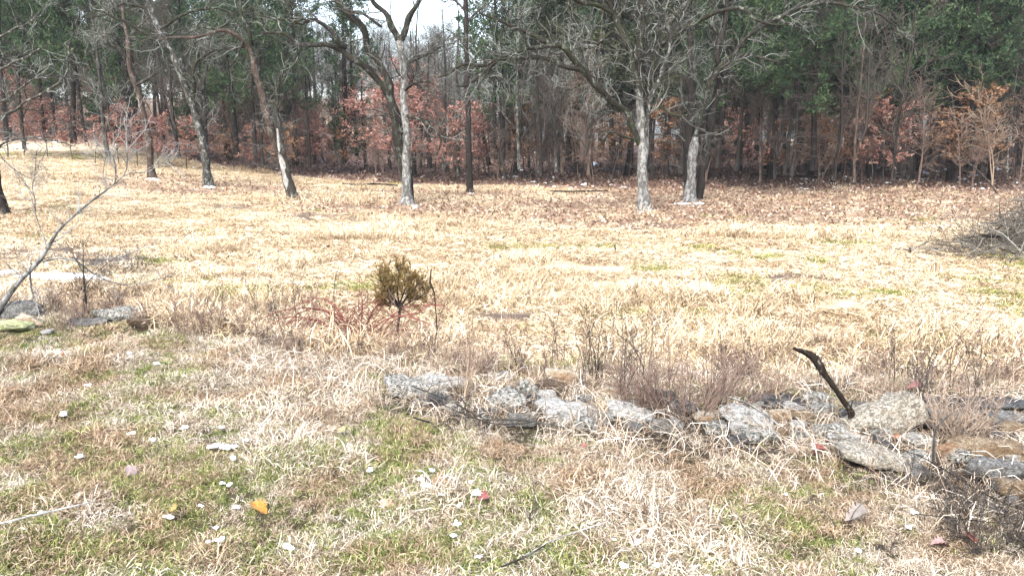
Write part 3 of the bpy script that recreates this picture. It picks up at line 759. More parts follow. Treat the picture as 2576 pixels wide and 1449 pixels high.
H['B'] = hero('oak_tree', 'mottled lichen-barked oak bending left, forked low, a little snow at its foot', 'tree', (524, 470),
  [(525, 472, 12), (517, 410, 10), (512, 365, 9), (497, 308, 9), (478, 250, 8.5), (458, 193, 8), (439, 146, 7.5), (416, 112, 7), (401, 77, 6.5), (385, 38, 6), (370, 0, 5), (350, -60, 4)],
  [{'m': 'bark_grey', 'p': [(524, 455, 5, .3), (519, 385, 7, .3), (513, 308, 7.5, .3), (510, 250, 7, .3), (510, 205, 7, .3), (515, 190, 5, .3), (522, 165, 3.5, .3), (530, 120, 2, .3)]},
   [(510, 210, 5, .3), (500, 185, 4.5, .3), (500, 150, 4, .2), (492, 110, 3, .1), (480, 70, 2)],
   [(484, 262, 5), (490, 215, 5, -.3), (486, 180, 4, -.4), (500, 150, 3, -.5), (540, 130, 2.5, -.6), (585, 118, 1.5, -.7)],
   [(430, 135, 5), (395, 105, 4.5, -.3), (350, 75, 4, -.5), (300, 50, 3, -.7), (240, 20, 2, -.8)],
   [(400, 76, 4), (440, 50, 3.5, -.3), (485, 30, 3, -.5), (540, 20, 2.4, -.5), (600, 40, 1.5, -.6)],
   [(446, 165, 4), (480, 120, 3.5, .3), (520, 90, 3, .4), (580, 60, 2, .5)],
   [(382, 30, 4), (350, 15, 3.5), (310, 10, 3), (260, 40, 2), (220, 45, 1.5)],
  ], 15, 'bark_birchy', 'bark_limb', dens=1.5, size=0.95)
H['A'] = hero('slender_tree', 'slender bare tree with tan peeling bark at the far left edge of the wood', 'tree', (381, 449),
  [(382, 451, 10), (378, 400, 8), (375, 366, 8), (362, 289, 7), (350, 240, 6.5), (335, 200, 6), (326, 160, 5.5), (322, 110, 5), (312, 50, 4), (305, -30, 3)],
  [[(342, 215, 4), (370, 200, 3.5, -.3), (398, 180, 2.5, -.4), (430, 178, 1.5, -.5)],
   [(324, 150, 4), (300, 120, 3.5, -.2), (270, 95, 3, -.3), (240, 85, 2)],
   [(321, 100, 4), (345, 70, 3, .3), (375, 45, 2, .4)]], 16, 'bark_brown', 'bark_grey', dens=1.5, size=0.9)
H['E'] = hero('straight_tree', 'straight slim dark-trunked tree with orange moss at its foot, behind the arching oak limb', 'tree', (1183, 487),
  [(1183, 489, 9.5), (1181, 440, 8), (1179, 385, 7.5), (1177, 270, 7), (1174, 173, 6.5), (1173, 58, 6), (1170, -8, 5.5), (1166, -90, 4.5)],
  [[(1175, 200, 3), (1200, 170, 2.5, .4), (1230, 150, 1.5, .6)], [(1174, 120, 3), (1150, 90, 2.5, .3), (1120, 75, 1.6, .5)],
   [(1172, 60, 3), (1200, 30, 2.6), (1235, 5, 1.5)], [(1171, 30, 3), (1145, 0, 2.5), (1120, -30, 2)]], 17, 'bark_dark', 'bark_grey', dens=1.5, size=0.9)
H['H'] = hero('tree_at_edge', 'dark tilted tree trunk cut by the left picture edge, red leaves at its foot', 'tree', (10, 541),
  [(12, 543, 12), (4, 505, 10), (-6, 460, 9), (-22, 380, 9), (-40, 300, 9), (-60, 200, 8), (-80, 60, 7), (-90, -60, 5)],
  [[(-30, 330, 5), (10, 290, 4, -1), (60, 262, 3.2, -1.5), (110, 235, 3, -1.8), (150, 200, 2.6, -2), (172, 160, 2, -2.1), (180, 100, 1.2, -2.2)],
   [(-50, 240, 5), (0, 172, 3.6, -1), (50, 155, 3, -1.5), (90, 130, 2.4, -1.8), (120, 105, 1.4, -2)],
   [(-65, 160, 5), (0, 95, 3, -1), (60, 62, 2.5, -1.6), (110, 40, 1.6, -1.9)],
   [(-20, 390, 4), (0, 370, 3, -1), (60, 345, 2.5, -1.3), (120, 350, 2.2, -1.6), (180, 370, 1.4, -1.8)],
   [(-45, 270, 4), (30, 240, 3, -.8), (80, 205, 2.4, -1), (140, 190, 1.4, -1.3)]], 18, 'bark_dark', 'twig_lichen' if False else 'bark_birchy', dens=0.8, size=0.85, levels=3)

# ------------------------------------------------------------------ shared crowns for the wood
def cedar_crown(seed, Ht=12.0, z0=3.2, Rm=2.1, n1=85, dead=26):
    rng = np.random.default_rng(seed)
    zt = z0 + (Ht - z0) * rng.random(n1) ** 1.1
    f = (zt - z0) / (Ht - z0)
    prof = Rm * (np.sin(np.pi * np.clip(0.14 + 0.86 * f, 0, 1)) ** 0.7) * (1 - 0.35 * f)
    prof *= 1 + 0.35 * np.sin(f * 13 + seed) * rng.random(n1)
    az = rng.uniform(0, 2 * np.pi, n1); K = 7
    P = np.empty((n1, K, 3)); P[:, 0] = np.stack([0 * zt, 0 * zt, zt], 1)
    el = rng.normal(0.15 + 0.5 * f, 0.2)
    for k in range(1, K):
        e = el + 0.08 * k
        d = np.stack([np.cos(e) * np.cos(az), np.cos(e) * np.sin(az), np.sin(e)], 1)
        P[:, k] = P[:, k - 1] + d * (prof / (K - 1))[:, None]; az = az + rng.normal(0, 0.12, n1)
    r = 0.02 * np.linspace(1, 0.25, K)[None, :] * np.ones((n1, 1))
    wood_g = Geo(); wood_g.add(*tubes(P, r, 3), a=0.2)
    # dead lower snags
    zd = rng.uniform(1.2, z0 + 1.5, dead); ad = rng.uniform(0, 2 * np.pi, dead); Ld = rng.uniform(0.5, 1.7, dead)
    D = np.empty((dead, 5, 3)); D[:, 0] = np.stack([0 * zd, 0 * zd, zd], 1); e = rng.normal(0.1, 0.3, dead)
    for k in range(1, 5):
        D[:, k] = D[:, k - 1] + np.stack([np.cos(e) * np.cos(ad), np.cos(e) * np.sin(ad), np.sin(e)], 1) * (Ld / 4)[:, None]; e = e - 0.12; ad = ad + rng.normal(0, .15, dead)
    wood_g.add(*tubes(D, 0.013 * np.linspace(1, 0.4, 5)[None, :] * np.ones((dead, 1)), 3), a=rng.random())
    D2, r2 = spawn(rng, D, 0.012 * np.ones((dead, 5)), 4, 0.2, 0.6, 4, 45, 0, 0.3)
    wood_g.add(*tubes(D2, np.full_like(r2, 0.006), 3), a=0.6)
    # sprays: secondary axes carrying flat blades
    S, sr = spawn(rng, P, r, 9, 0.25, 0.75, 4, 45, 0.12, 0.2, 0.25, 1.0, 0.5, 0.01)
    n = len(S); per = 11
    idx = np.repeat(np.arange(n), per); m_ = len(idx)
    t = rng.uniform(0.1, 1, m_) * 3; i = np.minimum(t.astype(int), 2); ff = (t - i)[:, None]
    p = S[idx, i] * (1 - ff) + S[idx, i + 1] * ff + rng.normal(0, 0.045, (m_, 3))
    T = norm(S[idx, i + 1] - S[idx, i])
    d = norm(T + rng.normal(0, 0.55, (m_, 3)) + np.array([0, 0, 0.25]))
    sd = norm(np.cross(d, rng.normal(size=(m_, 3)))); L = rng.uniform(0.09, 0.20, m_)[:, None]; w = rng.uniform(0.018, 0.042, m_)[:, None]
    V = np.stack([p, p + d * L * 0.5 + sd * w, p + d * L, p + d * L * 0.5 - sd * w], 1).reshape(-1, 3)
    F = np.arange(m_ * 4).reshape(-1, 4)
    clump = np.repeat(rng.random(n), per)
    a = np.clip(0.65 * clump + 0.35 * rng.random(m_), 0, 1)
    leaf = mesh_from('foliage', V, F, False, {'rnd': ('POINT', np.repeat(a, 4))})
    return wood_g.mesh('branches'), leaf

def bare_crown(seed, Ht=11.0, z0=3.0, spread=1.0, dens=1.0):
    rng = np.random.default_rng(seed)
    K = 12; z = np.linspace(z0 * 0.8, Ht * 0.8, K)
    T = np.stack([0.15 * np.sin(z * 0.7 + seed), 0.15 * np.cos(z * 0.6 + seed), z], 1)[None]
    T[0, 0, :2] = 0
    r = np.linspace(0.07, 0.02, K)[None]
    L1, r1 = spawn(rng, T, r, 17 * dens, 1.4 * spread, 3.4 * spread, 10, 52, 0.14, 0.16, 0.05, 1.0, 0.62, 0.05, 0.2)
    L2, r2 = spawn(rng, L1, r1, 6, 0.6, 1.7, 7, 42, 0.12, 0.2, 0.15, 1, 0.6, 0.02, 0.3)
    L3, r3 = spawn(rng, L2, r2, 4.2, 0.35, 0.9, 5, 42, 0.06, 0.25, 0.15, 1, 0.7, 0.012, 0.5)
    g = Geo()
    g.add(*tubes(T, r, 6), a=0.2); g.add(*tubes(L1, np.maximum(r1, 0.011), 4), a=0.3)
    g.add(*tubes(L2, np.maximum(r2, 0.0085), 3), a=np.repeat(rng.uniform(.3, 1, len(L2)), 21))
    g.add(*tubes(L3, np.maximum(r3, 0.0068), 3), a=np.repeat(rng.uniform(.4, 1, len(L3)), 15))
    return g.mesh('twigs')

def sapling(seed, Ht=3.5, n1=16, spread=1.0, leaves=0, leaf_z=(0.8, 9), stems=1, lsize=1.0, tw=0.0055):
    """young tree with trunk in the mesh, optional clinging leaves in a second mesh"""
    rng = np.random.default_rng(seed)
    K = 10; T = np.zeros((stems, K, 3))
    for s in range(stems):
        d = np.array([rng.normal(0, .12), rng.normal(0, .12), 1.0]) if stems > 1 else np.array([rng.normal(0, .05), 0, 1.0])
        for k in range(1, K):
            d = norm(d + rng.normal(0, 0.06, 3)); T[s, k] = T[s, k - 1] + d * Ht / (K - 1)
    r = 0.028 * (Ht / 4) * np.linspace(1, 0.25, K)[None] * np.ones((stems, 1))
    L1, r1 = spawn(rng, T, r, n1, 0.5 * spread, 1.5 * spread, 8, 62, 0.10, 0.16, 0.22, 1.0, 0.55, 0.02, 0.3)
    L2, r2 = spawn(rng, L1, r1, 5, 0.25, 0.8, 5, 45, 0.03, 0.2, 0.15, 1, 0.6, 0.01, 0.5)
    g = Geo(); g.add(*tubes(T, r, 5), a=0.3); g.add(*tubes(L1, np.maximum(r1, tw * 1.2), 3), a=0.4)
    g.add(*tubes(L2, np.maximum(r2, tw), 3), a=np.repeat(rng.random(len(L2)), 15))
    lm = None
    if leaves:
        n = len(L2); per = max(1, int(leaves / max(n, 1)))
        clumpy = rng.random(n) < 0.8
        idx = np.repeat(np.arange(n)[clumpy], per); m_ = len(idx)
        t = rng.uniform(0.2, 1, m_) * 4; i = np.minimum(t.astype(int), 3); ff = (t - i)[:, None]
        p = L2[idx, i] * (1 - ff) + L2[idx, i + 1] * ff + rng.normal(0, 0.03, (m_, 3))
        d = norm(rng.normal(0, 1, (m_, 3)) + np.array([0, 0, -0.7])); sd = norm(np.cross(d, rng.normal(size=(m_, 3))))
        L = rng.uniform(0.07, 0.13, m_)[:, None] * lsize; w = L * 0.28
        nrm = np.cross(d, sd)
        V = np.stack([p, p + d * L * 0.45 + sd * w + nrm * w * .4, p + d * L, p + d * L * 0.55 - sd * w + nrm * w * .4], 1).reshape(-1, 3)
        F = np.arange(m_ * 4).reshape(-1, 4)
        a = np.clip(0.5 * np.repeat(rng.random(n)[clumpy], per) + 0.5 * rng.random(m_), 0, 1)
        lm = mesh_from('leaves', V, F, False, {'rnd': ('POINT', np.repeat(a, 4))})
    return g.mesh('stem'), lm

cedars = [cedar_crown(100 + k, 12.5, [3.6, 3.1, 4.0, 1.2][k], [2.6, 2.8, 2.3, 2.0][k], [125, 125, 105, 100][k]) for k in range(4)]
bares = [bare_crown(200 + k, 11.5, [3.2, 2.4, 4.0, 3.0][k], [1, 1.15, 0.85, 1.1][k]) for k in range(4)]
def copy_mesh_mat(me, mt):
    c = me.copy(); c.materials.clear(); c.materials.append(mt); return c
cedW = [c[0] for c in cedars]; cedF = [copy_mesh_mat(c[1], M['cedar']) for c in cedars]; cedO = [copy_mesh_mat(c[1], M['cedar_olive']) for c in cedars]
for w_ in cedW: w_.materials.append(M['twig_grey'])
bareG = [copy_mesh_mat(b_, M['twig_lichen']) for b_ in bares]; bareB = [copy_mesh_mat(b_, M['twig_grey']) for b_ in bares]
saps = [sapling(300 + k, [3.4, 4.2, 2.6, 3.8][k], [22, 26, 20, 30][k], [.8, .9, .7, 1][k], stems=[1, 2, 3, 2][k], tw=0.006)[0] for k in range(4)]
sapM = [copy_mesh_mat(s_, M['twig_rust']) for s_ in saps] + [copy_mesh_mat(s_, M['twig_grey']) for s_ in saps] + [copy_mesh_mat(s_, M['twig_tan']) for s_ in saps]
rusts = [sapling(400 + k, [4.6, 3.6, 5.4, 3.0][k], [34, 28, 38, 26][k], [1.3, 1.2, 1.5, 1.1][k], leaves=[2300, 1700, 3000, 1400][k], lsize=1.15) for k in range(4)]
rustS = [copy_mesh_mat(r_[0], M['twig_grey']) for r_ in rusts]
rustL = [copy_mesh_mat(r_[1], M['leaf_rust']) for r_ in rusts]; orangeL = [copy_mesh_mat(r_[1], M['leaf_orange']) for r_ in rusts]

# landmarks for the labels
MARKS = [(10, 'the tilted edge trunk'), (381, 'the tan-barked tree'), (524, 'the mottled oak'), (737, 'the white-stripped tree'),
         (1023, 'the arching twin oak'), (1183, 'the mossy-footed slim tree'), (1621, 'the white-trunked oak'), (1740, 'the snow-footed split oak'), (2495, 'the brush pile')]
ORD = ['nearest', 'second', 'third', 'fourth', 'fifth', 'sixth', 'seventh', 'eighth', 'ninth', 'tenth', 'eleventh', 'twelfth', 'thirteenth', 'fourteenth', 'fifteenth', 'sixteenth', 'seventeenth', 'eighteenth', 'nineteenth', 'twentieth', 'twenty-first', 'twenty-second', 'twenty-third', 'twenty-fourth', 'twenty-fifth', 'twenty-sixth', 'twenty-seventh', 'twenty-eighth', 'twenty-ninth', 'thirtieth']
PEND = {}
def pend(o, u, what, cat, group):
    """give look-alikes their labels once all of them stand: rank from the nearest landmark"""
    PEND.setdefault((what, cat, group), []).append((u, o))
def flush():
    for (what, cat, group), lst in PEND.items():
        byl = {}
        for u, o in lst:
            k = min(range(len(MARKS)), key=lambda j: abs(MARKS[j][0] - u))
            byl.setdefault((k, u >= MARKS[k][0]), []).append((abs(u - MARKS[k][0]), o))
        for (k, right), l2 in byl.items():
            l2.sort(key=lambda t: t[0])
            for n, (_, o) in enumerate(l2):
                rk = '' if len(l2) == 1 else ORD[min(n, 29)] + ' '
                tag(o, '%s, %sto the %s of %s' % (what, rk, 'right' if right else 'left', MARKS[k][1]), cat, group)
    PEND.clear()

def forest_tree(u, v, ut, vt, hw, kind, seed, dark=True, Ht=None, what=None, cat='tree', group=None, name=None, bk=None, cz=1.0):
    """u,v foot; (ut,vt) a point the trunk passes; hw half width at foot (px)"""
    rng = np.random.default_rng(seed)
    b0 = hit(u, v); p1 = at(ut, vt, b0[1]) - b0
    if kind == 'bare': Ht = rng.uniform(6.0, 9.5) * (0.8 if 740 < u < 1300 else 1.0)
    d = np.array([p1[0] / max(p1[2], 0.5), rng.normal(0, 0.02), 1.0]); Ht = Ht or rng.uniform(10, 12.5)
    K = 14; z = np.linspace(-0.05, Ht, K)
    lx = d[0] * z * (1 - 0.35 * z / Ht); ly = d[1] * z
    ph = rng.uniform(0, 6, 2); wob = 0.05
    P = np.stack([lx + wob * np.sin(z * 0.9 + ph[0]) * np.clip(z, 0, 1), ly + wob * np.sin(z * 0.8 + ph[1]), z], 1)[None]
    r0 = hw * b0[1] / FPX; r = r0 * (1 - 0.85 * (z / Ht) ** 0.9)[None] + 0.008
    r[0, 0] *= 1.5; 
    root = bpy.data.objects.new(name or ('cedar_tree' if kind.startswith('ced') else 'bare_tree'), None); COL.objects.link(root); root.location = tuple(b0)
    link('trunk', tube_mesh('trunk', P, r, 7, 0.3, True, 0.04, 0.3), M[bk or ('bark_dark' if dark else 'bark_grey')], root)
    k = (3 if (u < 930 and seed % 5 < 2) else seed % 3) if name is None else 3; s = Ht / 12.0
    shear = Matrix.Identity(4)
    rz = rng.uniform(0, 6.28)
    q = Vector((d[0] * 0.8, d[1], 1)).to_track_quat('Z', 'Y').to_euler()
    if kind in ('cedar', 'cedar_olive'):
        link('branches', cedW[k], None, root, (0, 0, 0), (q.x, q.y, rz), (s * cz, s * cz, s), kind='stuff')
        link('foliage', (cedF if kind == 'cedar' else cedO)[k], None, root, (0, 0, 0), (q.x, q.y, rz), (s * cz, s * cz, s), kind='stuff')
    elif kind == 'bare':
        link('twigs', (bareB if u > 1650 or dark else bareG)[k], None, root, (0, 0, 0), (q.x, q.y, rz), (s, s, s), kind='stuff')
    pend(root, u, what, cat, group)
    return root

# trunks that can be picked out along the front of the wood: foot, a point higher up, half width, crown
FR = [
 # left
 (277, 428, 262, 300, 6, 'bare', 'g'), (458, 439, 425, 200, 4.5, 'bare', 'd'), (601, 431, 578, 230, 9, 'cedar', 'd'), (189, 404, 186, 300, 8, 'cedar', 'd'),
 (146, 372, 132, 270, 7, 'cedar', 'd'), (90, 345, 76, 250, 7, 'cedar', 'd'), (62, 404, 56, 280, 5, 'bare', 'd'), (539, 392, 540, 200, 5, 'cedar', 'd'),
 (327, 414, 322, 300, 5, 'cedar', 'd'), (230, 408, 205, 280, 4, 'cedar', 'd'), (290, 400, 300, 240, 8, 'cedar', 'd'), (420, 418, 400, 260, 3.5, 'bare', 'd'),
 (14, 404, 10, 280, 6, 'cedar', 'd'), (120, 398, 108, 270, 4, 'cedar', 'd'), (357, 410, 345, 250, 4, 'bare', 'd'), (480, 412, 470, 250, 4, 'cedar', 'd'),
 (566, 418, 560, 230, 4, 'bare', 'd'), (640, 440, 640, 230, 5, 'cedar', 'd'), (663, 442, 655, 250, 4.5, 'bare', 'd'),
 # centre
 (748, 443, 742, 270, 7, 'cedar', 'd'), (777, 445, 776, 330, 4, 'bare', 'd'), (728, 390, 712, 150, 10, 'cedar', 'd'), (794, 430, 780, 240, 4, 'bare', 'd'),
 (921, 435, 915, 300, 5, 'bare', 'd'), (983, 443, 970, 330, 5, 'bare', 'd'), (860, 440, 865, 300, 4, 'bare', 'd'), (898, 430, 890, 250, 5, 'cedar', 'd'),
 (1081, 447, 1079, 300, 7, 'bare', 'd'), (1124, 462, 1120, 300, 4.5, 'bare', 'd'), (1150, 464, 1156, 330, 3, 'bare', 'p'), (1060, 448, 1058, 320, 3.5, 'bare', 'd'),
 (1237, 443, 1200, 260, 6, 'bare', 'd'), (1260, 459, 1264, 230, 8, 'cedar', 'd'), (1248, 450, 1246, 230, 6, 'cedar', 'd'), (1280, 446, 1278, 260, 5, 'cedar_olive', 'd'),
 (1305, 467, 1303, 260, 4.5, 'bare', 'p'), (1359, 471, 1350, 150, 5, 'bare', 'd'), (1398, 464, 1397, 220, 4.5, 'bare', 'p'), (1384, 433, 1386, 250, 7, 'cedar_olive', 'd'),
 (1432, 447, 1434, 270, 8, 'cedar_olive', 'd'), (1448, 440, 1453, 270, 7, 'cedar', 'd'), (1473, 479, 1492, 320, 3.5, 'bare', 'b'), (1506, 443, 1507, 260, 5, 'cedar', 'd'),
 (1538, 452, 1540, 300, 6, 'cedar', 'd'), (1330, 450, 1332, 300, 3.5, 'bare', 'd'), (1415, 463, 1414, 360, 3, 'bare', 'b'), (1562, 442, 1560, 280, 4, 'cedar', 'd'),
 # right
 (1712, 462, 1716, 350, 8, 'bare', 'd'), (1804, 474, 1812, 350, 7, 'cedar', 'd'), (1843, 484, 1862, 330, 6, 'cedar', 'd'), (1857, 467, 1862, 300, 6, 'cedar_olive', 'd'),
 (1904, 443, 1903, 250, 6.5, 'cedar', 'd'), (1912, 488, 1916, 300, 3, 'bare', 'b'), (1945, 491, 1950, 260, 3.5, 'bare', 'd'), (1961, 494, 2005, 210, 4.5, 'cedar', 'd'),
 (1982, 496, 2018, 200, 5, 'cedar', 'd'), (2005, 430, 2010, 300, 7.5, 'cedar', 'd'), (2038, 481, 2053, 230, 8.5, 'cedar', 'd'), (2063, 450, 2066, 280, 7, 'cedar_olive', 'd'),
 (2098, 490, 2104, 400, 2.6, 'bare', 'd'), (2150, 498, 2158, 280, 3.4, 'bare', 'b'), (2207, 473, 2214, 350, 7, 'cedar', 'd'), (2284, 463, 2306, 280, 8.5, 'cedar', 'd'),
 (2338, 463, 2340, 300, 5, 'cedar', 'd'), (2236, 493, 2250, 400, 2.8, 'bare', 'd'), (2240, 430, 2268, 120, 8, 'cedar_olive', 'd'), (2417, 437, 2420, 300, 5.5, 'cedar', 'd'),
 (2444, 471, 2446, 300, 6.5, 'cedar', 'd'), (2475, 450, 2474, 300, 5, 'cedar', 'd'), (2514, 448, 2520, 330, 3, 'bare', 'p'), (2531, 470, 2545, 280, 3.2, 'bare', 'p'),
 (2569, 463, 2570, 250, 9.5, 'cedar', 'd'), (2390, 452, 2380, 300, 6, 'cedar', 'd'), (2130, 450, 2128, 300, 5, 'cedar', 'd'), (2500, 440, 2505, 250, 8, 'cedar', 'd'),
 (1975, 440, 1972, 280, 5, 'cedar', 'd'), (2180, 444, 2185, 280, 5.5, 'cedar', 'd'), (1682, 445, 1684, 280, 5, 'cedar', 'd'), (1885, 436, 1880, 280, 5, 'cedar', 'd'),
]
for i, (u, v, ut, vt, hw, kd, tn) in enumerate(FR):
    ced = kd.startswith('ced')
    what = {'d': 'dark %s at the wood front' % ('cedar' if ced else 'bare tree'), 'g': 'slim leaning grey bare tree at the wood front',
            'p': 'thin bare tree with pale stem', 'b': 'thin bare tree with reddish stem'}[tn]
    forest_tree(u, v, ut, vt, hw, kd, 500 + i, tn == 'd', what=what, group=('cedars' if ced else 'bare trees') + ' along the front of the wood',
                bk={'d': 'bark_dark', 'g': 'bark_grey', 'p': 'bark_birchy', 'b': 'bark_brown'}[tn], cz=1.0)
# the low-hanging cedar in the middle
forest_tree(868, 437, 868, 250, 7, 'cedar', 703 + 0, True, Ht=8.3, what='bushy green cedar with foliage nearly to the ground', group=None, name='cedar_tree', cz=1.15)

# deeper in the wood: trees behind the front row
rng = np.random.default_rng(77)
cnt = 0; placed = []
while cnt < 185:
    y_ = 36 + 36 * rng.random() ** 0.9; x_ = rng.uniform(-1, 1) * (0.67 * y_ + 1)
    if y_ < edge_y(x_) + 3.0: continue
    if placed and min(np.hypot(x_ - a, y_ - b_) for a, b_ in placed) < 1.5: continue
    u = 1288 + x_ / (y_ * cp) * FPX
    pc = np.interp(u, [0, 500, 700, 800, 1280, 1400, 1600, 2576], [.6, .48, .38, .12, .12, .55, .85, .92])
    if 700 < u < 1330 and rng.random() < 0.70: continue
    placed.append((x_, y_)); cnt += 1
    z_ = float(height(x_, y_)); ced = rng.random() < pc
    Ht = rng.uniform(9, 13) * (0.68 if 700 < u < 1330 else 1.0)
    root = bpy.data.objects.new('cedar_tree' if ced else 'bare_tree', None); COL.objects.link(root); root.location = (x_, y_, z_)
    if cnt <= 4 or 'dtr' not in LIB or len(LIB['dtr']) < 6:
        zz = np.linspace(-0.05, 12, 12); P = np.stack([0.08 * np.sin(zz + cnt), 0.08 * np.cos(zz * .8 + cnt), zz], 1)[None]; P[0, :, 0] *= np.clip(zz, 0, 1)
        me = tube_mesh('trunk', P, (0.13 * (1 - 0.8 * zz / 12))[None], 6, 0.3, True, 0.04, 0.4); me.materials.append(M['bark_dark'] if len(LIB.get('dtr', [])) % 3 else M['bark_grey'])
        LIB.setdefault('dtr', []).append(me)
    s = Ht / 12.0; w_ = rng.uniform(0.6, 1.35); rz = rng.uniform(0, 6.28); tl = (rng.normal(0, .03), rng.normal(0, .04))
    link('trunk', LIB['dtr'][cnt % len(LIB['dtr'])], None, root, (0, 0, 0), (tl[0], tl[1], rz), (w_, w_, s))
    k = int(rng.integers(0, 3)); k = 3 if (u < 640 and rng.random() < .5) or (u > 1330 and rng.random() < .18) else k
    if ced:
        link('branches', cedW[k], None, root, (0, 0, 0), (tl[0], tl[1], rz), (s, s, s), kind='stuff')
        link('foliage', (cedF if rng.random() < .6 else cedO)[k], None, root, (0, 0, 0), (tl[0], tl[1], rz), (s * 1.1, s * 1.1, s), kind='stuff')
        pend(root, u, 'dark cedar deep in the wood', 'tree', 'cedars deep in the wood')
    else:
        link('twigs', (bareB if rng.random() < .5 else bareG)[k], None, root, (0, 0, 0), (tl[0], tl[1], rz), (s, s, s), kind='stuff')
        pend(root, u, 'bare tree deep in the wood', 'tree', 'bare trees deep in the wood')

# far wood beyond the field behind: one mass
P_ = []; rng = np.random.default_rng(78)
N = 760; y_ = rng.uniform(80, 150, N); x_ = rng.uniform(-1, 1, N) * (0.7 * y_ + 5)
z_ = height(x_, y_); s_ = rng.uniform(0.7, 1.3, N)
scatter('far_wood', [bareG[0], bareG[1], bareB[2], cedF[0]], [M['twig_lichen']] * 4, np.stack([x_, y_, z_], 1), np.stack([0 * x_, 0 * x_, rng.uniform(0, 6.28, N)], 1),
        np.stack([s_ * 1.2, s_ * 1.2, s_], 1), rng.choice([0, 1, 2, 3], N, p=[.34, .3, .3, .06]), np.ones((N, 3)), 'distant bare grey wood showing between the nearer trees', 'wood')

# young oaks keeping rust or orange leaves: foot u, v, top v, variant, colour
RL = [(1085, 455, 235, 2, 'r'), (985, 452, 215, 0, 'r'), (1150, 452, 262, 0, 'r'), (1040, 440, 170, 2, 'r'), (1205, 448, 285, 1, 'r'), (930, 440, 230, 2, 'r'), (1130, 436, 210, 2, 'r'),
      (645, 436, 325, 1, 'r'), (740, 446, 320, 3, 'o'), (590, 430, 330, 3, 'o'), (800, 430, 260, 0, 'r'), (850, 440, 330, 1, 'o'), (182, 404, 285, 1, 'r'), (20, 395, 170, 2, 'r'), (60, 390, 240, 0, 'r'),
      (240, 412, 300, 3, 'r'), (300, 415, 270, 1, 'r'), (430, 420, 290, 0, 'r'), (1320, 452, 235, 0, 'o'), (1285, 446, 300, 3, 'o'), (1560, 456, 300, 3, 'o'), (1680, 452, 245, 0, 'o'), (1730, 446, 270, 1, 'o'),
      (1810, 455, 265, 0, 'r'), (1840, 470, 290, 3, 'r'), (2100, 466, 280, 0, 'o'), (2150, 470, 235, 2, 'o'), (2220, 474, 270, 1, 'r'), (2270, 462, 300, 3, 'r'), (2060, 460, 310, 3, 'o'),
      (2400, 466, 215, 0, 'o'), (2460, 466, 250, 1, 'o'), (2350, 466, 290, 3, 'o'), (1950, 462, 310, 1, 'o'), (520, 425, 300, 3, 'r'), (345, 420, 280, 2, 'r'), (400, 425, 300, 1, 'r'), (470, 428, 290, 0, 'r'), (120, 398, 260, 1, 'r'), (1010, 462, 200, 2, 'r'), (1110, 464, 250, 0, 'r'), (1175, 456, 280, 2, 'r'), (760, 440, 290, 2, 'r'), (690, 440, 300, 0, 'r')]
for i, (u, v, vt, k, c_) in enumerate(RL):
    rg = np.random.default_rng(900 + i); b0 = hit(u, v); top = at(u, vt, b0[1]); hgt = top[2] - b0[2]
    s = hgt / [4.6, 3.6, 5.4, 3.0][k] / 1.02
    root = bpy.data.objects.new('young_oak', None); COL.objects.link(root); root.location = tuple(b0); rz = rg.uniform(0, 6.28)
    link('stem', rustS[k], None, root, (0, 0, 0), (0, 0, rz), (s * 1.25, s * 1.25, s)); link('leaves', (rustL if c_ == 'r' else orangeL)[k], None, root, (0, 0, 0), (0, 0, rz), (s * 1.25, s * 1.25, s), kind='stuff')
    pend(root, u, 'young oak holding %s leaves' % ('rust red' if c_ == 'r' else 'orange brown'), 'young tree', 'young oaks with leaves in the wood')

# bare saplings and brush between the trunks
rng = np.random.default_rng(79); placed = []; cnt = 0
while cnt < 115:
    u = rng.uniform(-60, 2640); x_ = None
    y_ = rng.uniform(31, 52); x_ = (u - 1288) / FPX * y_ * cp
    if y_ < edge_y(x_) + rng.uniform(-0.2, 1.0) or y_ > edge_y(x_) + 11: continue
    cnt += 1
    cc_ = int(rng.choice([0, 1, 2], p=[.5, .46, .04]))
    root = bpy.data.objects.new('sapling', sapM[int(rng.integers(0, 4)) + 4 * cc_]); COL.objects.link(root)
    root.location = (x_, y_, float(height(x_, y_))); root.rotation_euler = (rng.normal(0, .08), rng.normal(0, .08), rng.uniform(0, 6.28))
    s = rng.uniform(0.6, 1.3); root.scale = (s, s, s)
    pend(root, u, 'thin leafless %s sapling in the undergrowth' % ['reddish', 'grey', 'tan'][cc_], 'sapling', 'bare saplings in the undergrowth')
flush()
